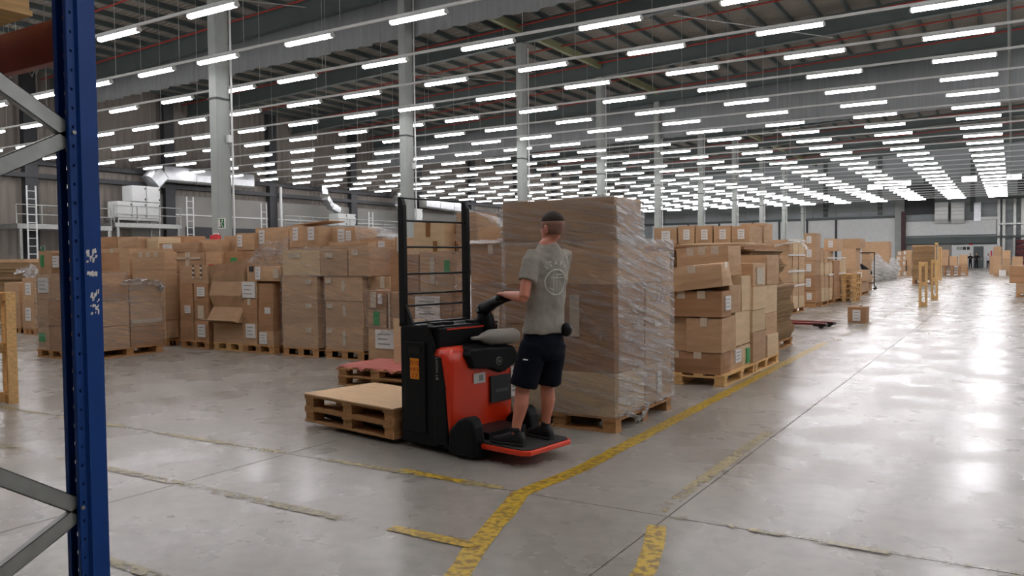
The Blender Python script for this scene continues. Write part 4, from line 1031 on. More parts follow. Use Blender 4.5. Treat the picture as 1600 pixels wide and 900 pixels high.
# S2
CB(150, 204, None, [500, 430, 388], YL + .1, 'right behind the low wrapped load, left column', group=GA, key='s2a', depth=1.0, m=['card', 'card_dark', 'card'], feats={2: dict(tape='f')})
CB(207, 257, 277, [500, 421, 393], YL, 'right behind the low wrapped load, right column', group=GA, key='s2', m=['card', 'card', 'card'], feats={2: dict(tape='fm')}, slide=.01)
pal_for('s2', 'pallet behind the low wrapped load', lx_along='x'); pal_for('s2a', 'second pallet behind the low wrapped load')
# S3
CB(281, 301.5, None, [501, 472, 443], YL, 'in the left column of the brown load with striped tape', group=GA, key='s3', m='card_dark', feats={1: dict(papers=[('f', .4, .8, .4, .8, 'paper')])}, slide=.01)
CB(302.5, 325, 331, [501, 472, 443], YL, 'in the right column of the brown load with striped tape', group=GA, key='s3', m='card_dark', feats={0: dict(papers=[('f', .3, .8, .2, .8, 'paper')]), 1: dict(papers=[('f', .3, .7, .1, .8, 'tape')]), 2: dict(papers=[('f', .3, .8, .3, .8, 'paper')])}, slide=.01)
pal_for('s3', 'pallet under the brown load with striped tape')
z3 = max(b[5] for b in BOXES['s3']); a, c = aty(281, 430, YL), aty(325, 430, YL)
o = carton(a.x, c.x, YL, YL + .7, z3, aty(300, 415, YL).z, 'wide carton with black and white striped tape, on the brown load', GA, 'card')
w_ = c.x - a.x; h_ = aty(300, 415, YL).z - z3
for q, u in enumerate((-.02, .28)):
    for k in range(6):
        b = MB().box(u * w_ * .9, u * w_ * .9 + .05, -.372, -.366, h_ * (.95 - .13 * k), h_ * (1.02 - .13 * k)); b.build('tape_stripe', 'ink' if k % 2 == 0 else 'paper', o)
# S4 crushed carton with big flaps
a, c = aty(332, 520, YL), aty(378, 520, YL)
z4 = aty(355, 505, YL).z
o = carton(a.x, c.x, YL + .02, YL + .8, PT, z4, 'open-topped carton below the crushed tall carton', GA, 'card', key='s4')
MB().add([(-w_ / 2 - .02, -.4, z4 - .15), (w_ / 2, -.4, z4 - .15), (w_ / 2, -.75, z4 + .02 - .15), (-w_ / 2 - .1, -.7, z4 - .02 - .15)], [(0, 1, 2, 3)])
fb = MB(); W4 = (c.x - a.x) / 2
fb.box(-W4, W4, -.30, 0, 0, .008, T=Matrix.Translation((0, -.38, z4 - PT + .01)) @ Matrix.Rotation(R(-12), 4, 'X')); fb.build('open_flap', 'card_pale', o)
pal_for('s4', 'pallet under the crushed carton', m='wood_pale')
sb = MB(); prof = [(aty(355, 503, YL).z, -.12), (aty(355, 480, YL).z, .05), (aty(355, 462, YL).z, -.02), (aty(355, 440, YL).z, .06), (aty(355, 415, YL).z, .0)]
vs = []; fs = []
for (z, dy) in prof:
    for i in range(5): vs.append((a.x - .05 + (c.x + .1 - a.x) * i / 4 + (.02 if z > 1.5 else 0), YL + dy + .03 * math.sin(i * 2 + z * 3), z + (.10 * i / 4 if z > 1.35 else 0)))
for j in range(4):
    for i in range(4): q = j * 5 + i; fs.append((q, q + 1, q + 6, q + 5))
vb = [(v[0], v[1] + .5, v[2]) for v in vs]
sb.add(vs, fs); n_ = len(vs)
sb.add(vb, [tuple(reversed(f)) for f in fs])
sb.f += [(5 * j, 5 * j + 5, 5 * j + 5 + n_, 5 * j + n_) for j in range(4)] + [(5 * j + 4 + 5, 5 * j + 4, 5 * j + 4 + n_, 5 * j + 9 + n_) for j in range(4)] + [(20 + i, 21 + i, 21 + i + n_, 20 + i + n_) for i in range(4)] + [(1 + i, i, i + n_, 1 + i + n_) for i in range(4)]
o = sb.build('crushed_carton', 'card', loc=((a.x + c.x) / 2, YL + .2, prof[0][0])); tag(o, 'tall crushed carton with bent brown sides, leaning open', 'box', GA)
# S5
CB(378, 401, None, [505, 467, 439], YL, 'in the left column of the mixed load', group=GA, key='s5', m=['card', 'card_dark', 'card'], slide=.01,
   feats={0: dict(papers=[('f', .3, .9, .3, .95, 'paper')]), 1: dict(tape='f'), 2: dict(papers=[('f', .05, .92, .05, .95, 'paper')])})
CB(404, 427, 440, [518, 481, 443], YL, 'in the right column of the mixed load', group=GA, key='s5', m=['card', 'card_dark', 'card_dark'], slide=.01,
   feats={0: dict(papers=[('f', .1, .6, .1, .9, 'paper')]), 1: dict(papers=[('f', .5, .85, .75, 1.0, 'paper')])})
pal_for('s5', 'pallet under the mixed load'); z5 = max(b[5] for b in BOXES['s5'])
a, c = aty(399, 430, YL), aty(438, 430, YL)
carton(a.x, c.x, YL, YL + .6, z5, aty(420, 416, YL).z, 'open carton with a white side label on top of the mixed load', GA, 'card', papers=[('f', .02, .22, .1, .95, 'paper'), ('f', .75, .95, .2, .8, 'tape')])
a, c = aty(382, 430, YL), aty(398, 430, YL)
carton(a.x, c.x, YL + .05, YL + .6, aty(390, 439, YL).z, aty(390, 415, YL).z, 'smaller carton left on top of the mixed load', GA, 'card', papers=[('f', .3, .7, .6, .95, 'ink')])
# S6
CB(441, 496, 507, [507, 469, 431], YL, 'of the wrapped load fourth from the truck', group=GA, key='s6', m='card', slide=.006, feats={i: dict(papers=[('f', .68, .84, .66, .84, 'tape')]) for i in range(3)})
pal_for('s6', 'pallet under the wrapped load fourth from the truck'); z6 = max(b[5] for b in BOXES['s6'])
for (pl, pr, yt, nm) in ((441, 499, 391, 'left'), (500, 543, 391, 'middle'), (544, 577, 386, 'right')):
    a, c = aty(pl, 410, YL), aty(pr, 410, YL)
    carton(a.x, c.x, YL, YL + .7, z6, aty(pl, yt, YL).z, f'{nm} one of three long cartons topping the wrapped row', GA, 'card_pale' if nm == 'left' else 'card', key='s6t', papers=[('f', .2, .5, .7, .9, 'tape')])
wrap('s6', 'film around the wrapped load fourth from the truck', .16, amp=.012, m='film_thin')
wrap('s6t', 'film over the three long cartons on top', m='film_thin', amp=.012)
# S7
CB(508, 567, 574, [511, 471, 431], YL + .02, 'of the wrapped load third from the truck', group=GA, key='s7', m='card', slide=.006, feats={i: dict(papers=[('f', .48, .56, .4 if i else .2, .8, 'tape'), ('f', .05, .2, .7, .88, 'tape')]) for i in range(3)})
pal_for('s7', 'pallet under the wrapped load third from the truck'); wrap('s7', 'film around the wrapped load third from the truck', .16, m='film_thin')
# S8
Y8 = 9.0
CB(574, 625, None, [514], Y8, 'with a big white sheet left of the truck', group=GA, key='s8', depth=.9, papers=[('f', .24, .80, .35, .95, 'paper')])
z8 = BOXES['s8'][0][5]; a, c = aty(574, 480, Y8), aty(604, 480, Y8); zz = aty(590, 484, Y8).z
carton(a.x, c.x, Y8, Y8 + .6, z8, zz, 'small carton with green tape left of the truck', GA, 'card', papers=[('f', .35, .65, .15, .9, 'greenlab')], key='s8')
carton(a.x, c.x, Y8, Y8 + .6, zz, aty(590, 453, Y8).z, 'small carton with a pale green label left of the truck, upper', GA, 'card_dark', papers=[('f', .2, .5, .1, .9, 'tape'), ('f', .6, .8, .3, .8, 'paper')], key='s8')
a2, c2 = aty(605, 480, Y8), aty(634, 480, Y8)
carton(a2.x, c2.x, Y8 + .03, Y8 + .7, z8, aty(610, 457, Y8).z, 'tall pale carton directly left of the load guard', GA, 'card', key='s8', papers=[('f', .02, .1, .0, 1, 'tape')])
pal_for('s8', 'pallet under the cartons left of the truck'); wrap('s8', 'film around the small cartons left of the truck', .5, m='film_thin', top=False)
# G load behind guard
YG = 8.62
CB(630, 707, 726, [505, 456], YG, 'of the big load seen through the load guard', group=GA, key='g', depth=1.0, zb=PT, m='card_dark', feats={1: dict(papers=[('f', .27, .77, .08, .85, 'paper')]), }, slide=.004)
zg = max(b[5] for b in BOXES['g']); zg2 = aty(680, 393, YG).z
a, m1, c = aty(610, 430, YG), aty(655, 430, YG), aty(707, 430, YG); yG1 = BOXES['g'][-1][3]
carton(a.x, m1.x - .01, YG, yG1, zg, aty(630, 397, YG).z, 'dark-edged carton seen at the left of the load guard', GA, 'card_dark', key='g2')
carton(m1.x, c.x, YG, yG1, zg, zg2, 'third-layer carton with a small green label behind the load guard', GA, 'card', papers=[('f', .35, .48, .2, .85, 'tape'), ('f', .78, .92, .45, .78, 'greenlab')], key='g2')
a, c = aty(642, 370, YG), aty(690, 370, YG); cz = aty(690, 345, YG).z
carton(a.x, c.x, YG + .06, yG1 + .25, zg2, cz, 'pale taped carton on top behind the load guard', GA, 'card_pale', papers=[('f', .42, .55, .5, 1.0, 'tape_brown'), ('f', .65, .76, -.0, .35, 'tape_brown'), ('s', .5, .65, .6, 1, 'tape_brown'), ('s', .5, .65, 0, .35, 'tape_brown')], key='g3', slide=0) if False else carton(a.x, c.x, YG + .06, yG1 + .25, zg2, cz, 'pale taped carton on top behind the load guard', GA, 'card_pale', papers=[('f', .42, .55, .5, 1.0, 'tape_brown'), ('f', .65, .76, .0, .35, 'tape_brown'), ('s', .5, .65, .6, 1, 'tape_brown'), ('s', .5, .65, 0, .35, 'tape_brown')], key='g3')
pal_for('g', 'pallet under the big load behind the load guard')
bs = BOXES['g']; gx0 = min(b[0] for b in bs); gx1 = max(b[1] for b in bs)
film(gx0 - .02, gx1 + .02, YG - .02, yG1 + .02, .16, zg2 + .01, 'film around the big load behind the load guard', 'film', False, .014)
# M load
YM = 8.1
xa, xb = aty(735, 430, YM).x, aty(855, 430, YM).x
zm = [PT, .62, aty(800, 446, YM).z, aty(800, 380, YM).z]
stack(xa, xb, YM, YM + 1.1, zm, 'of the wide wrapped load left of the man', GA, 'm', m='card_dark', slide=.004, feats={2: dict(papers=[('f', .50, .70, .45, .85, 'paper'), ('f', .25, .31, .75, .98, 'tape')]), 1: dict(papers=[('f', .33, .40, .1, .8, 'tape')])})
pal_for('m', 'pallet under the wide wrapped load left of the man'); wrap('m', 'film around the wide wrapped load left of the man', .15, m='film', amp=.016)
drape([(xa - .02, YM - .01, zm[-1] + .02), ((xa + xb) / 2, YM - .015, zm[-1] + .035), (xb, YM - .01, zm[-1] + .03)], 'bunched film whitened as the wrap sheen along the top edge of the wide load', (0, .1, .05), 'film_thick', amp=.025)  # bright sheen of the wrap put into a white film ridge
zM = zm[-1] + .02
for (pl, pr, yt, yp, lab, pp, mm) in ((713, 745, 332, 8.75, 'tall carton at the left on the wide wrapped load', [('f', .3, .7, .5, .9, 'tape')], 'card'),
        (748, 793, 355, 8.5, 'long wrapped carton on the wide load', [], 'card'), (794, 826, 350, 8.5, 'labelled carton with an open dark side on the wide load', [('f', .0, .4, .1, .95, 'paper')], 'card'),
        (828, 846, 350, 8.5, 'small labelled carton just left of the man\'s head', [('f', .4, .8, .1, .9, 'paper')], 'card_dark')):
    a, c = aty(pl, 360, yp), aty(pr, 360, yp)
    carton(a.x, c.x, yp, yp + .5, zM, aty(pl, yt, yp).z, lab, GA, mm, papers=pp, key='mt')
film(aty(711, 350, 8.7).x, aty(760, 350, 8.7).x, 8.72, 9.3, zM + .05, aty(745, 332, 8.7).z + .02, 'film hood over the tall carton on the wide load', 'film_thin', True, .02)
fsl = MB(); p0, p1, p2, p3 = aty(746, 334, 8.6), aty(765, 337, 8.6), aty(785, 350, 8.55), aty(812, 354, 8.5)
drape([p0, p1, p2, p3], 'film sloping down from the tall carton toward the man', (0, .5, -.05), 'film', amp=.03)
# second row behind: tops seen above the front row
YB2 = 10.95
def back(pl, pc, pr, yt, yb, Y, lab, m='card', papers=(), tape=None, extra=0):
    zt, zb_ = aty((pl + pc) / 2, yt, Y).z, aty((pl + pc) / 2, yb, Y).z
    a, c = aty(pl, (yt + yb) / 2, Y), aty(pc, (yt + yb) / 2, Y); y1 = atx(pr, (yt + yb) / 2, c.x).y if pr else Y + .6
    o = carton(a.x, c.x, Y, max(y1, Y + .25), zb_, zt, lab, 'cartons behind the front row', m, tape, papers, key='bk')
    y1 = min(y1, Y + .38)
    n = max(1, int(zb_ / .8))
    for i in range(n):
        carton(a.x + .01, c.x - .01, Y + .02, max(y1, Y + .25) - .01, zb_ * i / n, zb_ * (i + 1) / n, f'{["floor-level", "upper"][min(i,1)]} carton directly below the {lab}'[:110], 'cartons behind the front row', m)
    return o
back(262, 320, None, 394, 424, 10.35, 'carton with a tape cross above the brown load', 'card', [('f', .5, .62, .1, 1, 'tape'), ('f', .1, .9, .62, .74, 'tape')])
back(321, 347, None, 393, 420, 10.35, 'carton with a faint red mark above the brown load', 'card', [('f', .2, .55, .1, .25, 'redlab')])
back(348, 378, None, 393, 417, 10.4, 'carton with a green mark above the crushed carton', 'card_dark', [('f', .45, .75, .25, .6, 'greenlab')])
back(156, 183, None, 370, 390, 11.3, 'filmed carton high beside the blue upright', 'card_dark')
back(184, 216, 226, 370, 391, 11.2, 'long carton high right of the blue upright', 'card')
back(229, 247, None, 370, 394, 11.4, 'narrow upright carton high in the back row', 'card_pale')
back(249, 309, None, 379, 394, 11.2, 'low wide carton with a pinkish label in the back row', 'card', [('f', .12, .35, .15, .85, 'paper')])
back(245, 288, None, 369, 382, 12.2, 'flat carton behind the pinkish-label one', 'card_dark')
back(311, 347, None, 374, 393, 11.3, 'plain carton left of the fire sign', 'card')
back(350, 368, None, 368, 393, 11.5, 'dark-striped carton below the fire sign', 'card')
back(369, 397, None, 364, 391, 11.3, 'tilted carton with a white label below the column', 'card', [('f', .1, .35, .2, .9, 'paper')])
back(399, 450, None, 355, 392, 11.4, 'wide carton with a tall white label in the back row', 'card', [('f', .13, .3, .3, .9, 'paper')])
back(452, 474, None, 352, 386, 11.3, 'upright carton with a white label, left of the pair', 'card', [('f', .3, .65, .3, .9, 'paper')])
back(475, 499, None, 353, 390, 10.9, 'upright carton with a white label, right of the pair', 'card', [('f', .3, .7, .4, .95, 'paper')])
back(500, 556, None, 355, 386, 11.2, 'long carton with two white labels in the back row', 'card', [('f', .52, .7, .2, .9, 'paper'), ('f', .75, .88, .3, .8, 'paper')])
back(514, 576, None, 377, 391, 10.6, 'thin long carton above the wrapped row', 'card')
back(588, 615, None, 374, 402, 10.4, 'carton with a white label above the green-labelled one', 'card', [('f', .15, .5, .2, .9, 'paper')])
back(560, 586, None, 374, 400, 10.8, 'shaded carton left of the white-labelled one', 'card_dark')
back(585, 609, None, 403, 432, 10.3, 'carton with a bright green label', 'card', [('f', .3, .62, .15, .6, 'greenlab'), ('f', .35, .6, .6, .95, 'paper')])
back(616, 636, None, 371, 398, 10.0, 'small carton with a white label left of the load guard', 'card', [('f', .3, .62, .2, .95, 'paper')])
back(579, 609, None, 431, 452, 9.75, 'carton with a central tape mark beside the wrapped load', 'card', [('f', .55, .75, .1, .95, 'tape')])
o = MB().box(0, .9, 0, .5, 0, .02, T=Matrix.Rotation(R(-4), 4, 'Y')).build('cardboard_sheet', 'card_dark'); p = aty(455, 353, 11.3); o.location = (p.x, 11.35, p.z); tag(o, 'loose brown cardboard sheet on the back row cartons', 'cardboard')
# film humps over the back row
film(aty(557, 360, 11).x, aty(602, 360, 11).x, 11.0, 11.6, aty(560, 385, 11).z, aty(560, 354, 11).z, 'film hood sloping over the back row right of the labelled cartons', 'film', True, .02, tz=lambda u, v: -.25 * u * u)
a, c = aty(560, 372, 11.1), aty(598, 376, 11.1)
carton(a.x, c.x, 11.1, 11.6, a.z - .5, a.z, 'low carton under the sloping film hood', 'cartons behind the front row', 'card')
carton(a.x + .01, c.x - .01, 11.12, 11.58, 0, a.z - .5, 'carton at the floor below the sloping film hood', 'cartons behind the front row', 'card')
drape([aty(398, 395, 9.8), aty(430, 388, 9.8), aty(448, 384, 9.8)], 'crumpled clear film above the mixed load, upper', (.1, .3, .35), 'film_thin', amp=.12)
drape([aty(392, 408, 9.75), aty(420, 402, 9.75), aty(446, 404, 9.75)], 'crumpled clear film above the mixed load, lower', (0, .2, .3), 'film_thin', amp=.12)

# ---- red-covered pallets on the floor
G = 'two stacked pallets with a red sheet'
g0 = atz(528, 601); zr = aty(528, 573, g0.y).z
hh = zr / 2
for k in range(2):
    pallet(g0.x + .62, g0.y + .42 - .02 * k, k * hh, 1.24 - .05 * k, .84, f'{["lower", "upper"][k]} old pallet under the torn red sheet', 'wood', group=G, h=hh, rz=R(1.5 * k))
vs = []; fs = []; nx, ny = 16, 10
for j in range(ny + 1):
    for i in range(nx + 1):
        x_ = -.64 + 1.28 * i / nx; y_ = -.43 + .88 * j / ny; e = (i in (0, nx)) or (j in (0, ny))
        n1 = noise.noise(Vector((x_ * 5, y_ * 5, 2)))
        vs.append((x_ + (.05 * n1 if e else 0), y_ + (.06 * n1 if e else 0), .012 + .02 * abs(n1) - (.05 if j == 0 and i % 3 == 0 else 0)))
for j in range(ny):
    for i in range(nx): a = j * (nx + 1) + i; fs.append((a, a + 1, a + nx + 2, a + nx + 1))
o = MB().add(vs, fs).build('torn_sheet', 'redsheet', None, smooth=True); o.location = (g0.x + .62, g0.y + .4, zr); tag(o, 'torn dusty red sheet lying on the two old pallets', 'sheet')
s_ = o.modifiers.new('t', 'SOLIDIFY'); s_.thickness = .006
a, c = aty(616, 590, 8.2), aty(626, 498, 8.2)
o = MB().box(a.x, a.x + .5, 8.2, 8.24, 0, c.z, None).build('cardboard_sheet', 'card_pale', loc=(a.x, 8.2, 0)); tag(o, 'pale cardboard sheet standing behind the truck body', 'cardboard')
# ---- pallets on end at the far left edge
g1 = atz(14, 628); hp = aty(14, 456, g1.y).z
pallet_on_end((g1.x + .02, g1.y - .35, 0), 'worn pallet standing on end at the left edge of the picture', R(80), hp, .8, 'wood_pale', .19)
# ================================================================ RIDER PALLET TRUCK
TH = R(-10.2); T0 = Vector((-3.5, 5.16, 0)); TU = Vector((math.cos(TH), math.sin(TH), 0)); TV = Vector((-math.sin(TH), math.cos(TH), 0))
TM = Matrix.Translation(T0) @ Matrix.Rotation(TH, 4, 'Z')
def tv(px, py, v=0.0):
    d = ray(px, py); t = (v - (CAMP - T0).dot(TV)) / d.dot(TV); p = CAMP + d * t - T0; return (p.dot(TU), p.z)
def tu(px, py, u=-.33):
    d = ray(px, py); t = (u - (CAMP - T0).dot(TU)) / d.dot(TU); p = CAMP + d * t - T0; return (p.dot(TV), p.z)
W = .77
truck = thing('pallet_truck', 'red and black rider pallet truck with a tall wire load guard', 'pallet truck', T0, TH)
# front battery housing (black), with chamfered top
fr = [(-.92, .05), (-.92, 1.02), (-.60, 1.05), (-.56, 1.03), (-.50, .86), (-.46, .05)]
MB().prism([(u, z) for u, z in fr], 1, .0, W).build('battery_housing', 'black', truck, bevel=.012)
MB().box(-.86, -.60, -.012, .0, .14, .90).build('side_door', 'black', truck, bevel=.008)
MB().box(-.80, -.66, -.016, -.01, .80, .86).build('door_grip', 'blackm', truck)
MB().box(-.93, -.50, .0, W, 1.02, 1.035).build('housing_lid', 'blackm', truck, bevel=.006)
for (a, c, q) in ((-.66, -.58, .12), (-.66, -.56, .24), (-.6, -.5, .5), (-.66, -.58, .66)):
    MB().box(a, c, q - .05, q + .05, 1.035, 1.06).build('lid_catch', 'black', truck, bevel=.008)
MB().box(-.58, -.475, .03, W - .03, .80, 1.02).build('console_back', 'black', truck, bevel=.015)
MB().box(-.475, -.470, .12, W - .06, 1.0, 1.012).build('red_trim', 'red', truck)
# drive hood (red): rounded box, rear face at u = -.33
def rr(u0, u1, v0, v1, r, n=5):
    pts = []
    for cu, cv, a0 in ((u1 - r, v0 + r, -90), (u1 - r, v1 - r, 0), (u0 + .001, v1, 90), (u0 + .001, v0, 180)):
        if u0 + .002 > cu: pts.append((cu, cv)); continue
        for i in range(n + 1):
            t = R(a0 + 90 * i / n); pts.append((cu + r * math.cos(t), cv + r * math.sin(t)))
    return pts
def stack_loft(levels, name, m, parent, smooth=True):
    # levels: (z, polygon)
    n = len(levels[0][1]); vs = []; fs = []
    for z, poly in levels: vs += [(p[0], p[1], z) for p in poly]
    for k in range(len(levels) - 1):
        for i in range(n): i2 = (i + 1) % n; fs.append((k * n + i, k * n + i2, (k + 1) * n + i2, (k + 1) * n + i))
    fs += [tuple(range(n - 1, -1, -1)), tuple((len(levels) - 1) * n + i for i in range(n))]
    o = MB().add(vs, fs).build(name, m, parent)
    for p in o.data.polygons: p.use_smooth = len(p.vertices) == 4
    mm = o.modifiers.new('n', 'WEIGHTED_NORMAL'); mm.keep_sharp = True
    return o
stack_loft([(.10, rr(-.50, -.335, .0, W, .05)), (.5, rr(-.50, -.325, .0, W, .05)), (.74, rr(-.50, -.335, .0, W, .06)), (.80, rr(-.50, -.35, .0, W - .0, .07)), (.845, rr(-.52, -.375, .015, W - .015, .07)), (.865, rr(-.52, -.42, .05, W - .05, .06))], 'drive_hood', 'red', truck)
# black side skin in front of the red, with slanted rear edge
MB().prism([(-.50, .08), (-.345, .08), (-.372, .55), (-.42, .79), (-.50, .80)], 1, -.010, .02).build('side_skin', 'black', truck, bevel=.006)
MB().prism([(-.50, .08), (-.345, .08), (-.372, .55), (-.42, .79), (-.50, .80)], 1, W - .02, W + .010).build('side_skin', 'black', truck, bevel=.006)
# black seat-like cover over the rear top with V-shaped lower lip
def pv(px, py, u=-.315): v, z = tu(px, py, u); return (v, z)
poly = [pv(735, 576), pv(727, 556), pv(733, 545), pv(748, 542), pv(802, 540), pv(807, 550), pv(806, 565), pv(797, 572), pv(788, 580), pv(780, 582), pv(770, 579), pv(762, 576)]
cx_ = sum(p[0] for p in poly) / len(poly); cz_ = sum(p[1] for p in poly) / len(poly)
n = len(poly); vs = [(-.318, p[0], p[1]) for p in poly] + [(-.285, cx_ + (p[0] - cx_) * .92, cz_ + (p[1] - cz_) * .9) for p in poly] + [(-.48, p[0], p[1] + (.02 if p[1] > .8 else 0)) for p in poly]
fs = [(i, (i + 1) % n, n + (i + 1) % n, n + i) for i in range(n)] + [tuple(n + i for i in range(n))] + [((i + 1) % n, i, 2 * n + i, 2 * n + (i + 1) % n) for i in range(n)] + [tuple(2 * n + i for i in reversed(range(n)))]
MB().add(vs, fs).build('rear_cover', 'black', truck, bevel=.012)
MB().box(-.56, -.34, .22, W - .04, .80, .865).build('cover_top', 'black', truck, bevel=.03)
# logo disc
lv, lz = tu(780, 564, -.28)
MB().loft([((-.286, lv, lz), (0, .036, 0), (0, 0, .036)), ((-.279, lv, lz), (0, .034, 0), (0, 0, .034))], 24).build('logo_disc', 'colm', truck)
MB().loft([((-.280, lv, lz), (0, .029, 0), (0, 0, .029)), ((-.2775, lv, lz), (0, .029, 0), (0, 0, .029))], 24).build('logo_field', 'black', truck)
text_part('logo_letters', 'bt', .042, frame((-.276, lv, lz + .002), (0, 1, 0), (0, 0, 1)), 'colm', truck)
# stickers, pouch, paper on the rear face
def rbox(name, p0, p1, m, th=.003, u=-.322, parent=None):
    (v0, za), (v1, zb) = tu(*p0, u), tu(*p1, u)
    return MB().box(u - .002, u + th, min(v0, v1), max(v0, v1), min(za, zb), max(za, zb)).build(name, m, parent or truck)
rbox('white_sticker', (740, 584), (758, 597), 'paper'); rbox('sticker_print', (748, 586), (755, 594), 'colm', .004)
rbox('document_pouch', (765, 588), (796, 623), 'dark', .018)
MB(); (v0, z0_) = tu(772, 607, -.3)
text_part('pouch_print', 'DOCUMENTS', .018, frame((-.3025, v0 + .07, z0_), (0, 1, 0), (0, 0, 1)), 'colm', truck) if False else rbox('pouch_print', (772, 608), (792, 609), 'steel', .0195)
rbox('instruction_sheet', (798, 572), (811, 617), 'paper', .004)
for k in range(6): rbox('sheet_print', (800, 578 + k * 6), (808, 580 + k * 6), 'ink_red' if k in (1, 2) else 'colm', .005)
# orange sticker and model name on the near side
u0, za = tv(641, 559, -.012); u1, zb = tv(655, 593, -.012)
MB().box(u0, u1, -.015, -.012, zb, za).build('orange_sticker', 'orange', truck)
for i, s in enumerate(('12 10', '4.8 5', '2 2')):
    text_part('sticker_digits', s, .052, frame(((u0 + u1) / 2, -.0155, za - .04 - .052 * i), (1, 0, 0), (0, 0, 1)), 'ink_red', truck)
ut, zt_ = tv(683, 576, -.012)
text_part('model_name', 'BT MOVIT', .042, frame((ut, -.0115, zt_), (0, 0, 1), (-1, 0, 0)), 'colm', truck)
# corner fenders and wheels
for s, v0 in ((-1, -.015), (1, W - .115)):
    pr = [tv(*q) for q in ((700, 716), (702, 672), (716, 656), (729, 651), (737, 657), (741, 670), (744, 692), (745, 719))]; pr = [(a_, max(.02, b_)) for a_, b_ in pr]
    MB().prism(pr, 1, v0, v0 + .13).build('wheel_fender', 'black', truck, bevel=.03, seg=3)
    vc = v0 + .065
    w_ = MB().loft([((-.22, vc - .03, .075), (.075, 0, 0), (0, 0, .075)), ((-.22, vc + .03, .075), (.075, 0, 0), (0, 0, .075))], 20).build('wheel', 'rubber', truck)
MB().box(-.90, -.10, .06, W - .06, .035, .12).build('chassis', 'blackm', truck)
MB().box(-.40, -.05, .16, W - .16, .10, .20).build('step_frame', 'blackm', truck)
# rider step: black tread with red rim
def pz(px, py, z):
    p = atz(px, py, z) - T0; return (p.dot(TU), p.dot(TV))
A, B, C_, D = pz(755, 695, .13), pz(824, 708, .13), pz(895, 686, .13), pz(866, 679, .13)
step = [(-.12, A[1] + .0), (A[0], A[1] - .005), (B[0] - .06, B[1] - .01), (B[0], B[1] + .04), (C_[0] + .01, C_[1] - .04), (C_[0] - .05, C_[1] + .01), (.05, C_[1] + .03), (-.12, C_[1] + .03)]
MB().prism(step, 2, .095, .135).build('step_rim', 'red', truck, bevel=.008)
cxs = sum(p[0] for p in step) / 8; cys = sum(p[1] for p in step) / 8
MB().prism([(cxs + (p[0] - cxs) * .93, cys + (p[1] - cys) * .93) for p in step], 2, .134, .142).build('step_mat', 'rubber', truck)
# load guard
def guard_post(v):
    MB().prism([(-.93, 1.02), (-.86, 1.02), (-.86, 2.04), (-.895, 2.11), (-.93, 2.11)], 1, v - .02, v + .02).build('guard_post', 'blackm', guard, bevel=.004)
    if v < .1: MB().prism([(-.86, 1.02), (-.75, 1.02), (-.86, 1.20)], 1, v - .012, v + .012).build('gusset', 'blackm', guard)
guard = MB().box(-.93, -.85, 0, W, 1.02, 1.05).build('load_guard', 'blackm', truck)
guard_post(.02); guard_post(W - .0)
for py in (345, 386, 428, 459, 478):
    z = tu(637, py, -.89)[1]
    MB().tube([(-.89, .02, z), (-.89, W, z)], .009, 6).build('guard_bar', 'blackm', guard)
z = 2.10
MB().tube([(-.89, .02, z), (-.89, W, z)], .007, 6).build('guard_bar', 'blackm', guard)
# forks carrying the load
for v in (.10, .52):
    MB().box(-2.25, -.92, v, v + .16, .085, .135).build('fork', 'blackm', truck, bevel=.01)
    MB().loft([((-1.95, v + .03, .04), (.04, 0, 0), (0, 0, .04)), ((-1.95, v + .13, .04), (.04, 0, 0), (0, 0, .04))], 14).build('fork_roller', 'rubber', truck)
    MB().prism([(-2.28, .09), (-2.0, .06), (-1.75, .06), (-1.75, .09)], 1, v, v + .16).build('fork_shoe', 'blackm', truck)
# tiller: column, elbow and handle
pa = tu(762, 522, -.45); pb = tu(757, 487, -.45); pc = tu(772, 474, -.45)
def on_man_plane(px, py, y):
    p = aty(px, py, y) - T0; return Vector((p.dot(TU), p.dot(TV), p.z))
e0 = on_man_plane(764, 528, 5.86); e1 = on_man_plane(758, 497, 5.86); e2 = on_man_plane(755, 484, 5.84); e3 = on_man_plane(775, 471, 5.68); e4 = on_man_plane(790, 467, 5.54); e5 = on_man_plane(812, 462, 5.42)
MB().tube([e0, e1, e2], [.085, .075, .055], 14).build('tiller_column', 'black', truck, smooth=True)
MB().ball(e2 + Vector((0, 0, .0)), .062, .062, .066, 14, 9).build('tiller_joint', 'black', truck, smooth=True)
MB().loft([(e2 + Vector((-.01, -.064, 0)), (.016, 0, 0), (0, 0, .016)), (e2 + Vector((-.01, -.058, 0)), (.016, 0, 0), (0, 0, .016))], 12).build('joint_bolt', 'colm', truck)
MB().tube([e2, e3, e4, e5], [.058, .048, .028, .018], 12, .8).build('tiller_arm', 'black', truck, smooth=True)
MB().tube([e4 + Vector((0, -.10, .01)), e4 + Vector((0, .12, .01))], .022, 10).build('grip_bar', 'black', truck, smooth=True)
MB().box(e0.x - .08, e0.x + .07, e0.y - .12, e0.y + .08, .84, e0.z).build('tiller_base', 'black', truck, bevel=.03)
# grey bottle lying on the cover
def bp(px, py): v, z = tu(px, py, -.35); return Vector((-.35, v, z))
p0, p1 = bp(737, 529), bp(808, 524)
ax = (p1 - p0)
prof = [(0, .014), (.06, .016), (.14, .018), (.16, .022), (.25, .045), (.38, .066), (.9, .068), (.97, .055), (1.0, .03)]
mbt = MB().tube([p0 + ax * t for t, r in prof], [r for t, r in prof], 20)
vs_world = [TM @ v for v in mbt.v]; mbt.v = vs_world
o = mbt.build('plastic_bottle', 'grey_plastic', loc=TM @ ((p0 + p1) / 2) - Vector((0, 0, .06)), smooth=True); tag(o, 'grey plastic bottle lying on the black cover of the truck', 'bottle')
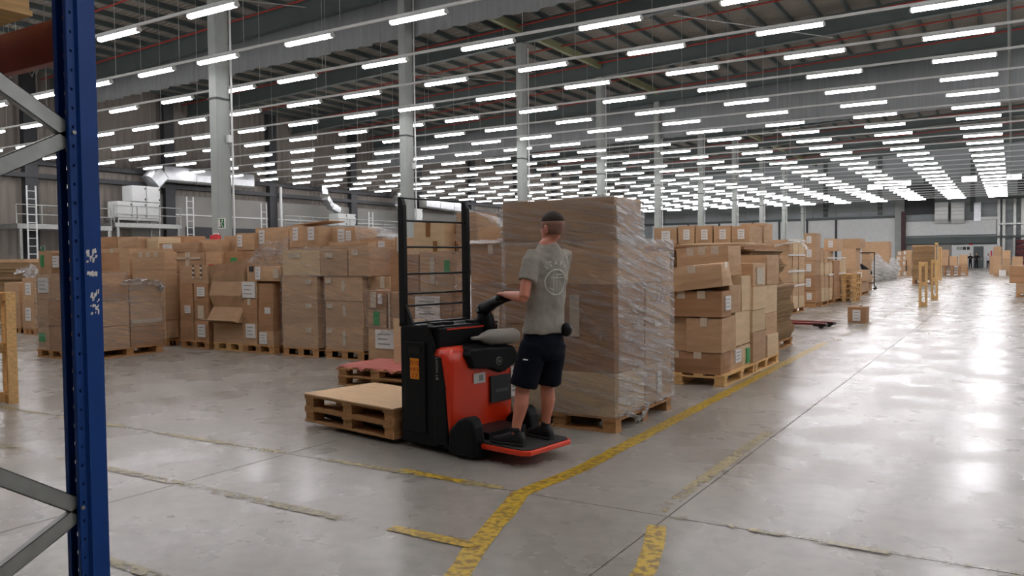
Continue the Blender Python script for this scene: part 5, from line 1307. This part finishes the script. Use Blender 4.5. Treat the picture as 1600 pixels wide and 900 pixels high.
# pallets on the forks
ph_ = .13
for k in range(2):
    c = TM @ Vector((-1.65, -.03 + .42, 0))
    pallet(c.x, c.y, .045 + .128 * k, 1.32, .84, f'{["lower", "upper"][k]} of the two pallets carried on the truck forks', 'wood', rz=TH, group='pallets on the forks', h=.128)
c = TM @ Vector((-1.65, .39, 0))
o = MB().box(-.665, .665, -.43, .43, 0, .012).build('plywood_sheet', 'ply'); o.location = (c.x, c.y, .302); o.rotation_euler = (0, 0, TH); tag(o, 'smooth plywood sheet lying on the pallets on the forks', 'board')

# ================================================================ THE DRIVER
def wp(px, py, y): return aty(px, py, y)
YM0 = 5.42
person = thing('person', 'man in grey T-shirt and dark shorts standing on the truck step, seen from behind', 'person', (-3.24, 5.45, .142))
PO = person.location
FW = Vector((math.cos(R(158)), math.sin(R(158)), 0)); LT = Vector((math.cos(R(248)), math.sin(R(248)), 0))   # forward, towards his left
def P(f, l, z): return Vector((PO.x, PO.y, 0)) + FW * f + LT * l + Vector((0, 0, z))
F0 = .142
def finish(o, vox, it=6, fac=.5):
    o.modifiers.new('r', 'REMESH').mode = 'VOXEL'; o.modifiers['r'].voxel_size = vox; o.modifiers['r'].use_smooth_shade = True
    s = o.modifiers.new('s', 'SMOOTH'); s.iterations = it; s.factor = fac; return o
def ell(c, l, f, tilt=0.0): return (c, LT * l, FW * f + Vector((0, 0, tilt)))
# key points
sh_c = wp(857, 396, 5.50); hip_c = wp(849, 520, 5.48)
hc = wp(863, 356, 5.52)         # head centre
SL = sh_c + LT * .162 + Vector((0, 0, -.015)); SR = sh_c - LT * .162 + Vector((0, 0, -.015))
EL = wp(819, 465, 5.22); HL = wp(789, 460, 5.44)      # left elbow, left hand
ER = SR - LT * .015 + Vector((0, 0, -.25)) + FW * .13; HR = ER + FW * .23 + LT * .06 + Vector((0, 0, .02))
body = MB()
# neck, head
body.loft([ell(sh_c + Vector((0, 0, .03)), .085, .085), ell(sh_c + Vector((0, 0, .09)) + FW * .01, .066, .068), ell(hc + Vector((0, 0, -.075)) + FW * .0, .060, .066), ell(hc + Vector((0, 0, -.02)), .062, .07)], 16)
hr_ = [(-.125, .030, .035, .045), (-.105, .050, .058, .035), (-.07, .062, .078, .018), (-.03, .070, .090, .006), (.02, .075, .097, 0), (.06, .073, .095, -.003), (.09, .062, .080, -.006), (.112, .038, .05, -.008), (.122, .012, .016, -.008)]
HT = (FW * 1.0 + LT * .10).normalized(); HLt = Vector((-HT.y, HT.x, 0))
body.loft([(hc + Vector((0, 0, z)) + HT * f, HLt * a, HT * b_) for z, a, b_, f in hr_], 20)
body.tube([hc + HT * .085 + Vector((0, 0, .015)), hc + HT * .115 + Vector((0, 0, -.025)), hc + HT * .095 + Vector((0, 0, -.035))], [.010, .015, .010], 8)
body.tube([hc + HT * .086 + HLt * .022 + Vector((0, 0, -.062)), hc + HT * .092 + Vector((0, 0, -.062)), hc + HT * .086 - HLt * .022 + Vector((0, 0, -.062))], [.006, .009, .006], 8)
for s in (1, -1):
    e = hc + HLt * s * .077 + HT * .0 + Vector((0, 0, -.012))
    body.loft([(e + HLt * s * -.012, HT * .012, Vector((0, 0, .022))), (e + HLt * s * .006 - HT * .006, HT * .018, Vector((0, 0, .032))), (e + HLt * s * .014 - HT * .012, HT * .014, Vector((0, 0, .028)))], 12)
# arms
body.tube([SL, SL.lerp(EL, .5) + LT * .01, EL], [.036, .045, .040], 12); body.tube([EL, EL.lerp(HL, .3), EL.lerp(HL, .75), HL], [.041, .043, .032, .027], 12)
body.tube([SR, SR.lerp(ER, .5), ER], [.036, .045, .040], 12); body.tube([ER, ER.lerp(HR, .35), HR], [.041, .042, .028], 12)
def hand(wr, fwd, up, side, curl=1.0, s=1):
    fwd = fwd.normalized(); side = (side - side.dot(fwd) * fwd).normalized(); up = fwd.cross(side) if fwd.cross(side).dot(up) > 0 else side.cross(fwd)
    pc_ = wr + fwd * .045
    body.loft([(wr - fwd * .01, side * .026, up * .020), (wr + fwd * .03, side * .036, up * .018), (wr + fwd * .075, side * .041, up * .016), (wr + fwd * .092, side * .038, up * .013)], 12)
    for i, ln in enumerate((.070, .080, .075, .060)):
        b0 = wr + fwd * .085 + side * (.030 - .020 * i); c1 = R(35 * curl); c2 = R(80 * curl); c3 = R(130 * curl)
        q1 = b0 + (fwd * math.cos(c1) - up * math.sin(c1)) * ln * .42; q2 = q1 + (fwd * math.cos(c2) - up * math.sin(c2)) * ln * .34; q3 = q2 + (fwd * math.cos(c3) - up * math.sin(c3)) * ln * .26
        body.tube([b0, q1, q2, q3], [.0095, .009, .0085, .007], 8)
    tb = wr + fwd * .025 + side * .032
    body.tube([tb, tb + side * .025 + fwd * .022 - up * .010, tb + side * .022 + fwd * .050 - up * .028, tb + side * .012 + fwd * .066 - up * .040], [.013, .011, .010, .008], 8)
hand(HL, (HL - EL), Vector((0, 0, 1)), -LT)
hand(HR, (HR - ER), Vector((0, 0, 1)), LT, .8)
# legs: left foot nearer the camera
fl_ = TM @ Vector((.20, .17, 0)); frr = TM @ Vector((.23, .50, 0))
FOOT = {}
for s, ft in ((1, fl_), (-1, frr)):
    hip = hip_c + LT * s * .095 + Vector((0, 0, -.06)); ank = Vector((ft.x, ft.y, F0 + .085)) - FW * .03
    knee = hip.lerp(ank, .52) + FW * .025; FOOT[s] = (ft, ank)
    body.tube([hip, hip.lerp(knee, .5), knee, knee.lerp(ank, .32) - FW * .018, knee.lerp(ank, .75), ank, ank + Vector((0, 0, -.03))], [.078, .072, .056, .057, .040, .033, .024], 14)
body.loft([ell(hip_c + Vector((0, 0, -.1)), .14, .09), ell(hip_c + Vector((0, 0, .1)), .13, .085), ell(hip_c.lerp(sh_c, .6), .15, .10), ell(sh_c + Vector((0, 0, -.02)), .13, .07)], 18)
o = body.build('body', 'skin', person, loc=tuple(PO)); finish(o, .0075, 5)
# cropped hair: shaved sides and darker top
hb = MB(); hb.loft([(hc + Vector((0, 0, z)) + HT * (f - .007), HLt * (a + .0045), HT * (b_ + .0045)) for z, a, b_, f in [(-.055, .060, .076, .0), (-.02, .069, .088, .0), (.02, .0745, .095, 0), (.05, .0735, .094, -.002)]], 24, True)
o = hb.build('shaved_hair', 'stubble', person, loc=tuple(PO), smooth=True); tag(o, 'closely shaved sides and nape')
hb = MB(); hb.loft([(hc + Vector((0, 0, z)) + HT * f, HLt * a, HT * b_) for z, a, b_, f in [(.045, .076, .096, -.008), (.055, .080, .101, -.008), (.085, .070, .09, -.007), (.112, .048, .062, -.004), (.128, .02, .028, -.002), (.131, .006, .008, 0)]], 24, True)
o = hb.build('hair', 'hair', person, loc=tuple(PO), smooth=True); tag(o, 'dark short hair on the crown')
for s in (1, -1):
    e = hc + HT * .088 + HLt * s * .03 + Vector((0, 0, .012)); MB().ball(e, .009, .009, .009, 8, 6).build('eye', 'ink', person, loc=tuple(PO))
# T-shirt
st = MB()
rings = []
tor = [(0.0, .186, .128), (.08, .182, .124), (.2, .170, .114), (.35, .164, .108), (.55, .172, .112), (.70, .184, .116), (.80, .186, .112), (.88, .168, .100), (.95, .128, .088), (1.0, .088, .080), (1.03, .070, .074)]
z_h = hip_c + Vector((0, 0, .0)); up_ = (sh_c + Vector((0, 0, .055))) - z_h
for t, a, b_ in tor:
    c = z_h + up_ * t + FW * (.015 * math.sin(math.pi * t) * -1)
    rings.append((c, LT * a, FW * b_))
st.loft(rings, 26)
for S, E_, k in ((SL, EL, .62), (SR, ER, .62)):
    d = (E_ - S); st.tube([S - d * .12 + Vector((0, 0, -.0)), S + d * .10, S + d * .3, S + d * k], [.050, .066, .070, .070], 16)
o = st.build('t_shirt', 'shirt', person, loc=tuple(PO)); finish(o, .010, 5, .5)
tex = bpy.data.textures.new('folds', 'CLOUDS'); tex.noise_scale = .09; tex.noise_depth = 1
dm = o.modifiers.new('d', 'DISPLACE'); dm.texture = tex; dm.strength = .022; dm.mid_level = .5
shirt = o
# belt-level dark pouch on his right hip
a = wp(885, 515, 5.56)
o = MB().ball(a, .045, .05, .055, 14, 9).build('hip_pouch', 'black', person, loc=tuple(PO), smooth=True); tag(o, 'black rounded pouch on his right hip')
# shorts
sh = MB()
sh.loft([ell(hip_c + Vector((0, 0, .03)), .160, .108), ell(hip_c + Vector((0, 0, -.08)), .184, .130), ell(hip_c + Vector((0, 0, -.17)), .188, .130), ell(hip_c + Vector((0, 0, -.21)), .15, .10)], 22)
for s in (1, -1):
    ft, ank = FOOT[s]; hip = hip_c + LT * s * .09 + Vector((0, 0, -.08)); knee = (hip_c + LT * s * .095 + Vector((0, 0, -.06))).lerp(ank, .50) + FW * .02
    sh.tube([hip, hip.lerp(knee, .5), knee.lerp(hip, .02)], [.110, .109, .106], 18, up=tuple(LT))
o = sh.build('shorts', 'shorts', person, loc=tuple(PO)); finish(o, .010, 4)
dm = o.modifiers.new('d', 'DISPLACE'); dm.texture = tex; dm.strength = .014; dm.mid_level = .5
a = wp(821, 562, 5.22)
MB().box(-.025, .025, -.004, .004, -.004, .004, Matrix.Translation(a) @ Matrix.Rotation(R(-20), 4, 'Z')).build('pocket_tag', 'print', person, loc=tuple(PO))
# shoes and socks
for s in (1, -1):
    ft, ank = FOOT[s]; d = (FW + LT * (.34 if s > 0 else .05)).normalized(); sd = Vector((-d.y, d.x, 0)); h0 = Vector((ft.x, ft.y, F0)) - d * .085
    b = MB()
    for t, wd, hh_ in ((0, .03, .04),):
        pass
    rg = []
    for t, wd, ht in ((-.02, .020, .030), (0.0, .034, .050), (.05, .040, .055), (.11, .040, .050), (.17, .046, .038), (.22, .046, .030), (.26, .036, .024), (.285, .015, .014)):
        rg.append((h0 + d * t + Vector((0, 0, ht + .004)), sd * wd, Vector((0, 0, ht))))
    b.loft(rg, 16, True, 2.6); b.tube([h0 + d * .05 + Vector((0, 0, .07)), h0 + d * .055 + Vector((0, 0, .115))], [.042, .040], 14)
    o = b.build('shoe', 'shoe', person, loc=tuple(PO)); finish(o, .008, 3)
    b = MB(); b.loft([(h0 + d * t + Vector((0, 0, .012)), sd * wd, Vector((0, 0, .012))) for t, wd in ((-.022, .022), (0, .038), (.1, .043), (.18, .049), (.25, .042), (.292, .018))], 14, True, 4)
    b.build('shoe_sole', 'rubber', person, loc=tuple(PO))
    MB().tube([ank + Vector((0, 0, .025)), ank + Vector((0, 0, .055))], [.039, .038], 14).build('sock', 'sock', person, loc=tuple(PO), smooth=True)
# print on the back of the shirt
bpy.context.view_layer.update()
from mathutils.bvhtree import BVHTree
dg = bpy.context.evaluated_depsgraph_get()
sm = bpy.data.meshes.new_from_object(shirt.evaluated_get(dg)); bmx = bmesh.new(); bmx.from_mesh(sm); bvh = BVHTree.FromBMesh(bmx)
spine = (z_h.lerp(sh_c, .5)) - PO
def on_back(l, z):
    org = spine + LT * l + Vector((0, 0, z)) - FW * .6
    hit = bvh.ray_cast(org, FW, 1.2)
    return (hit[0] + hit[1] * .0035) if hit[0] is not None else (org + FW * .47)
def back_print(name, me_or_mb):
    vs = [Vector(v) for v in me_or_mb.v]; out = [on_back(-v.x, v.y) for v in vs]
    o = MB(); o.v = out; o.f = me_or_mb.f; q = o.build(name, 'print', person); s = q.modifiers.new('t', 'SOLIDIFY'); s.thickness = .001; return q
zL = (sh_c - PO - spine).z
def ring_mb(cx_, cy_, r0, r1, n=40, a0=0, a1=360, sx=1.0):
    b = MB(); vs = []; fs = []
    for i in range(n + 1):
        t = R(a0 + (a1 - a0) * i / n); vs += [(cx_ + r0 * sx * math.cos(t), cy_ + r0 * math.sin(t), 0), (cx_ + r1 * sx * math.cos(t), cy_ + r1 * math.sin(t), 0)]
    for i in range(n): fs.append((2 * i, 2 * i + 1, 2 * i + 3, 2 * i + 2))
    return b.add(vs, fs)
cyL = zL - .22
back_print('logo_ring', ring_mb(0, cyL, .092, .100))
def seg_mb(x0, y0, x1, y1, w_=.006):
    b = MB(); d = Vector((x1 - x0, y1 - y0)); n = max(2, int(d.length / .015)); nn = Vector((-d.y, d.x)).normalized() * w_ / 2; vs = []; fs = []
    for i in range(n + 1): p = Vector((x0, y0)) + d * i / n; vs += [(p.x + nn.x, p.y + nn.y, 0), (p.x - nn.x, p.y - nn.y, 0)]
    for i in range(n): fs.append((2 * i, 2 * i + 1, 2 * i + 3, 2 * i + 2))
    return b.add(vs, fs)
mono = MB()
for sgm in ((-.03, cyL - .06, -.03, cyL + .06), (.0, cyL - .07, .0, cyL + .06), (-.055, cyL + .035, .07, cyL + .035), (.0, cyL + .06, .06, cyL + .06), (-.03, cyL - .06, -.07, cyL - .04)):
    q = seg_mb(*sgm); mono.add(q.v, q.f)
back_print('logo_lines', mono)
for i, ch in enumerate('STAFF'):
    ang = R(128 - 19 * i); rr_ = .155
    me = text_mesh(ch, .052, extrude=0)
    b = MB(); T = Matrix.Translation((rr_ * math.cos(ang) * .95, cyL + rr_ * math.sin(ang) - .01, 0)) @ Matrix.Rotation(ang - math.pi / 2, 4, 'Z')
    b.add([T @ v.co for v in me.vertices], [tuple(p.vertices) for p in me.polygons]); back_print('back_letter', b)
bmx.free()

# ---------------------------------------------------------------- far people
def far_person(px, py, h, yaw, top, bottom, label, pose):
    g0 = atz(px, py); t = thing('person', label, 'person', (g0.x, g0.y, 0), yaw); s = h / 1.78
    b = MB()
    b.loft([((0, 0, 1.44 * s), (.06 * s, 0, 0), (0, .06 * s, 0)), ((0, 0, 1.55 * s), (.05 * s, 0, 0), (0, .055 * s, 0))], 10)
    b.loft([((0, .01, z * s), (a * s, 0, 0), (0, c * s, 0)) for z, a, c in ((1.53, .04, .05), (1.57, .065, .08), (1.65, .075, .095), (1.73, .065, .085), (1.78, .02, .03))], 12)
    for sd in (1, -1):
        if pose == 'crossed': pts = [(sd * .19, 0, 1.42), (sd * .25, .03, 1.16), (sd * .02, .17, 1.22)]
        elif pose == 'hips': pts = [(sd * .19, 0, 1.42), (sd * .33, .0, 1.2), (sd * .17, .08, 1.02)]
        else: pts = [(sd * .19, 0, 1.42), (sd * .24, .02, 1.15), (sd * .10, .2, 1.2)]
        b.tube([Vector(p) * s for p in pts], [.045 * s, .04 * s, .035 * s], 8)
        b.ball(Vector(pts[-1]) * s, .04 * s, .04 * s, .045 * s, 8, 6)
        b.tube([Vector((sd * .09, 0, .9)) * s, Vector((sd * .10, .01, .5)) * s, Vector((sd * .11, 0, .08)) * s], [.08 * s, .06 * s, .045 * s], 8)
    o = b.build('body', 'skin_far', t, smooth=True); finish(o, .03, 2)
    b = MB(); b.loft([((0, 0, z * s), (a * s, 0, 0), (0, c * s, 0)) for z, a, c in ((.88, .16, .11), (1.1, .155, .11), (1.3, .19, .12), (1.42, .19, .10), (1.48, .08, .07))], 14)
    for sd in (1, -1):
        q = [(sd * .18, 0, 1.41), (sd * .25 if pose != 'hips' else sd * .33, .02, 1.18)]
        if pose == 'crossed': q.append((sd * .06, .15, 1.21))
        b.tube([Vector(p) * s for p in q], .056 * s, 8)
    b.build('top', top, t, smooth=True)
    b = MB()
    for sd in (1, -1): b.tube([Vector((sd * .08, 0, .95)) * s, Vector((sd * .10, .01, .5)) * s, Vector((sd * .11, 0, .06)) * s], [.10 * s, .08 * s, .065 * s], 8); 
    b.build('trousers', bottom, t, smooth=True)
    for sd in (1, -1): MB().loft([((sd * .11 * s, -.08, .04), (.04, 0, 0), (0, 0, .04)), ((sd * .11 * s, .06, .04), (.05, 0, 0), (0, 0, .04)), ((sd * .11 * s, .18, .03), (.03, 0, 0), (0, 0, .025))], 8).build('shoe', 'shoe', t)
    MB().loft([((0, -.012, z * s), (a * s, 0, 0), (0, c * s, 0)) for z, a, c in ((1.64, .078, .095), (1.72, .072, .092), (1.79, .03, .04))], 10).build('hair', 'hair', t, smooth=True)
far_person(1516, 419.3, 1.82, math.pi, 'cloth_dark', 'cloth_dark', 'person in dark clothes with crossed arms, left of the far pair', 'crossed')
far_person(1525.5, 419.4, 1.84, math.pi + .2, 'cloth_dark', 'cloth_dark', 'person in dark clothes before the grey door, right of the pair', 'hips')
far_person(1544, 418.9, 1.75, math.pi - .2, 'cloth_white', 'cloth_dark', 'person in a white shirt standing right of the far grey door', 'front')

# ================================================================ NEAR RACK
d = ray(127, 450); UD = 3.72 / math.hypot(d.x, d.y); UX, UY = d.x * UD, d.y * UD
rack = thing('rack_upright', 'blue perforated storage rack upright with grey braces in the left foreground', 'rack', (UX, UY, 0))
# cross-section as a folded sheet: open to the rear (-Y)
th_ = .004
sec = [(-.028, -.055), (-.052, -.055), (-.052, .055), (.052, .055), (.052, -.018), (.040, -.024), (.040, -.055), (.020, -.055)]
def fold(sec, z0, z1, m, name, parent):
    b = MB()
    for (xa, ya), (xb, yb) in zip(sec[:-1], sec[1:]):
        dx, dy = xb - xa, yb - ya; L_ = math.hypot(dx, dy); nx, ny = -dy / L_ * th_ / 2, dx / L_ * th_ / 2
        b.add([(xa + nx, ya + ny, z0), (xb + nx, yb + ny, z0), (xb - nx, yb - ny, z0), (xa - nx, ya - ny, z0), (xa + nx, ya + ny, z1), (xb + nx, yb + ny, z1), (xb - nx, yb - ny, z1), (xa - nx, ya - ny, z1)],
              ((3, 2, 1, 0), (4, 5, 6, 7), (0, 1, 5, 4), (1, 2, 6, 5), (2, 3, 7, 6), (3, 0, 4, 7)))
    return b.build(name, m, parent)
HU = 5.2
# left wall with real punched holes: build as strips between holes
def punched(x, y0, y1, hy, z0, z1, pitch, name, parent, hw=.006, hh=.008, normal='x'):
    b = MB(); z = z0
    def bx(ya, yb, za, zb):
        if normal == 'x': b.box(x - th_ / 2, x + th_ / 2, ya, yb, za, zb)
        else: b.box(ya, yb, x - th_ / 2, x + th_ / 2, za, zb)
    bx(y0, hy - hw, z0, z1); bx(hy + hw, y1, z0, z1)
    while z < z1:
        bx(hy - hw, hy + hw, z, min(z1, z + pitch - 2 * hh)); z += pitch
    return b.build(name, 'blue', parent)
punched(-.052, -.055, .055, -.012, 0.02, HU, .075, 'left_flange', rack)
punched(.040, -.055, -.024, -.040, 0.02, HU, .075, 'bracing_flange', rack, .004, .006)
fold([(-.028, -.055), (-.052, -.055)], .02, HU, 'blue', 'lip', rack); fold([(.040, -.055), (.022, -.055)], .02, HU, 'blue', 'lip', rack)
fold([(-.052, .055), (.052, .055)], .02, HU, 'blue', 'front_face', rack)
fold([(.052, .055), (.052, -.016), (.040, -.024)], .02, HU, 'blue', 'right_flange', rack)
MB().box(-.09, .09, -.09, .09, 0, .02).build('foot_plate', 'blue', rack)
# scraped paint / sticker residue on the right flange
def scrape(px, py, w_, h_, seed):
    p = atx(px, py, UX + .0545); b = MB(); r = random.Random(seed)
    for i in range(22):
        yy = p.y - UY + r.uniform(-w_, w_); zz = p.z + r.uniform(-h_, h_); a = r.uniform(.0015, .006); c = r.uniform(.003, .010)
        k = r.uniform(-.4, .4)
        b.add([(.0545, yy - a, zz - c), (.0545, yy + a * .7, zz - c * .8 + k * .01), (.0545, yy + a, zz + c), (.0545, yy - a * .6, zz + c * .9), (.0552, yy, zz)], ((0, 1, 4), (1, 2, 4), (2, 3, 4), (3, 0, 4)))
    b.build('sticker_residue', 'paper', rack)
scrape(143, 400, .020, .022, 3); scrape(148, 470, .018, .05, 5); scrape(144, 427, .018, .004, 9)
for px, py in ((115, 207), (129, 793)):
    p = atx(px, py, UX + .044)
    MB().tube([(.040, p.y - UY, p.z), (.052, p.y - UY, p.z)], .008, 8).build('bolt', 'galv', rack)
def brace(n0, n1, name='brace'):
    # lipped channel between two points in the frame plane
    a, b_ = Vector(n0), Vector(n1); dd = (b_ - a); L_ = dd.length; dn = dd.normalized(); sd = Vector((1, 0, 0)); up = dn.cross(sd).normalized()
    Mx = Matrix((dn, sd, up)).transposed().to_4x4(); Mx.translation = a
    q = MB()
    for (s0, s1, u0, u1) in ((.014, .017, -.031, .031), (-.016, .017, .028, .031), (-.016, .017, -.031, -.028)):
        q.box(0, L_, s0, s1, u0, u1, Mx)
    return q.build(name, 'galv', rack)
FD = 1.05      # frame depth; the second upright stands nearer, outside the frame
nz1, nz2 = atx(103, 211, UX).z, atx(117, 797, UX).z
pitch_ = (nz1 - nz2)
ya, yb = -.04, -FD + .06
k_up = (atx(0, 117, UX)); k_dn = atx(0, 265, UX)
def node_line(z0, px, py):
    p = atx(px, py, UX); sl = (p.z - z0) / (p.y - (UY + ya)); return z0 + sl * (yb - ya)
for zn, up_px, dn_px in ((nz1, (0, 134), (0, 256)), (nz2, (0, 749), (0, 893))):
    brace((.0, ya, zn + .012), (0, yb, node_line(zn, *up_px))); brace((.0, ya, zn - .012), (0, yb, node_line(zn, *dn_px)))
r2 = MB().box(-.052, .052, -.055, .055, 0, HU)
rack2 = thing('rack_upright', 'second blue rack upright just outside the left edge', 'rack', (UX, UY - FD - .06, 0))
fold([(-.028, .055), (-.052, .055), (-.052, -.055), (.052, -.055), (.052, .055), (.028, .055)], .02, HU, 'blue', 'profile', rack2); MB().box(-.09, .09, -.09, .09, 0, .02).build('foot_plate', 'blue', rack2)
# red beam running left from the far side of the upright
zb0 = aty(88, 98, UY + .08).z; zb1 = aty(86, 32, UY + .08).z
beam = thing('rack_beam', 'dark red rack beam running left from the blue upright', 'beam', (UX, UY + .08, zb0))
MB().box(-2.7, -.06, -.018, .032, 0, zb1 - zb0).build('box_section', 'redbeam', beam, bevel=.004)
MB().box(-.062, -.02, -.035, .0, -.03, zb1 - zb0 + .03).build('end_connector', 'redbeam', beam)
beam2 = thing('rack_beam', 'second red rack beam behind, outside the picture', 'beam', (UX, UY - FD - .12, zb0))
MB().box(-2.7, -.06, -.032, .018, 0, zb1 - zb0).build('box_section', 'redbeam', beam2, bevel=.004)
rack3 = thing('rack_upright', 'far blue rack upright hidden at the other end of the red beams', 'rack', (UX - 2.76, UY, 0))
fold([(-.028, -.055), (-.052, -.055), (-.052, .055), (.052, .055), (.052, -.055), (.028, -.055)], .02, HU, 'blue', 'profile', rack3)
# safety clip wires under the beam
p = aty(46, 112, UY + .08)
MB().tube([(p.x - UX, 0, -.01), (p.x - UX + .02, .0, -.035), (p.x - UX + .04, .0, -.01), (p.x - UX + .055, 0, -.03), (p.x - UX + .07, 0, -.008)], .0025, 5).build('safety_clip', 'galv', beam)
# pallet and wrapped carton on the beams
zt = zb1 + .002
pallet(UX - .9, UY - .50, zt, 1.2, 1.0, 'wooden pallet resting on the red rack beam overhead', 'wood_pale', rz=math.pi / 2 if False else 0)
carton(UX - 1.5, UX - .95, UY - .9, UY - .02, zt + .144, zt + .144 + .6, 'brown carton on the overhead rack pallet', None, 'card_dark', key='rk')
carton(UX - .94, UX - .32, UY - .9, UY - .02, zt + .144, zt + .144 + .6, 'wrapped pale carton on the overhead rack pallet', None, 'card', key='rk2')
wrap('rk2', 'film around the pale carton on the overhead rack')
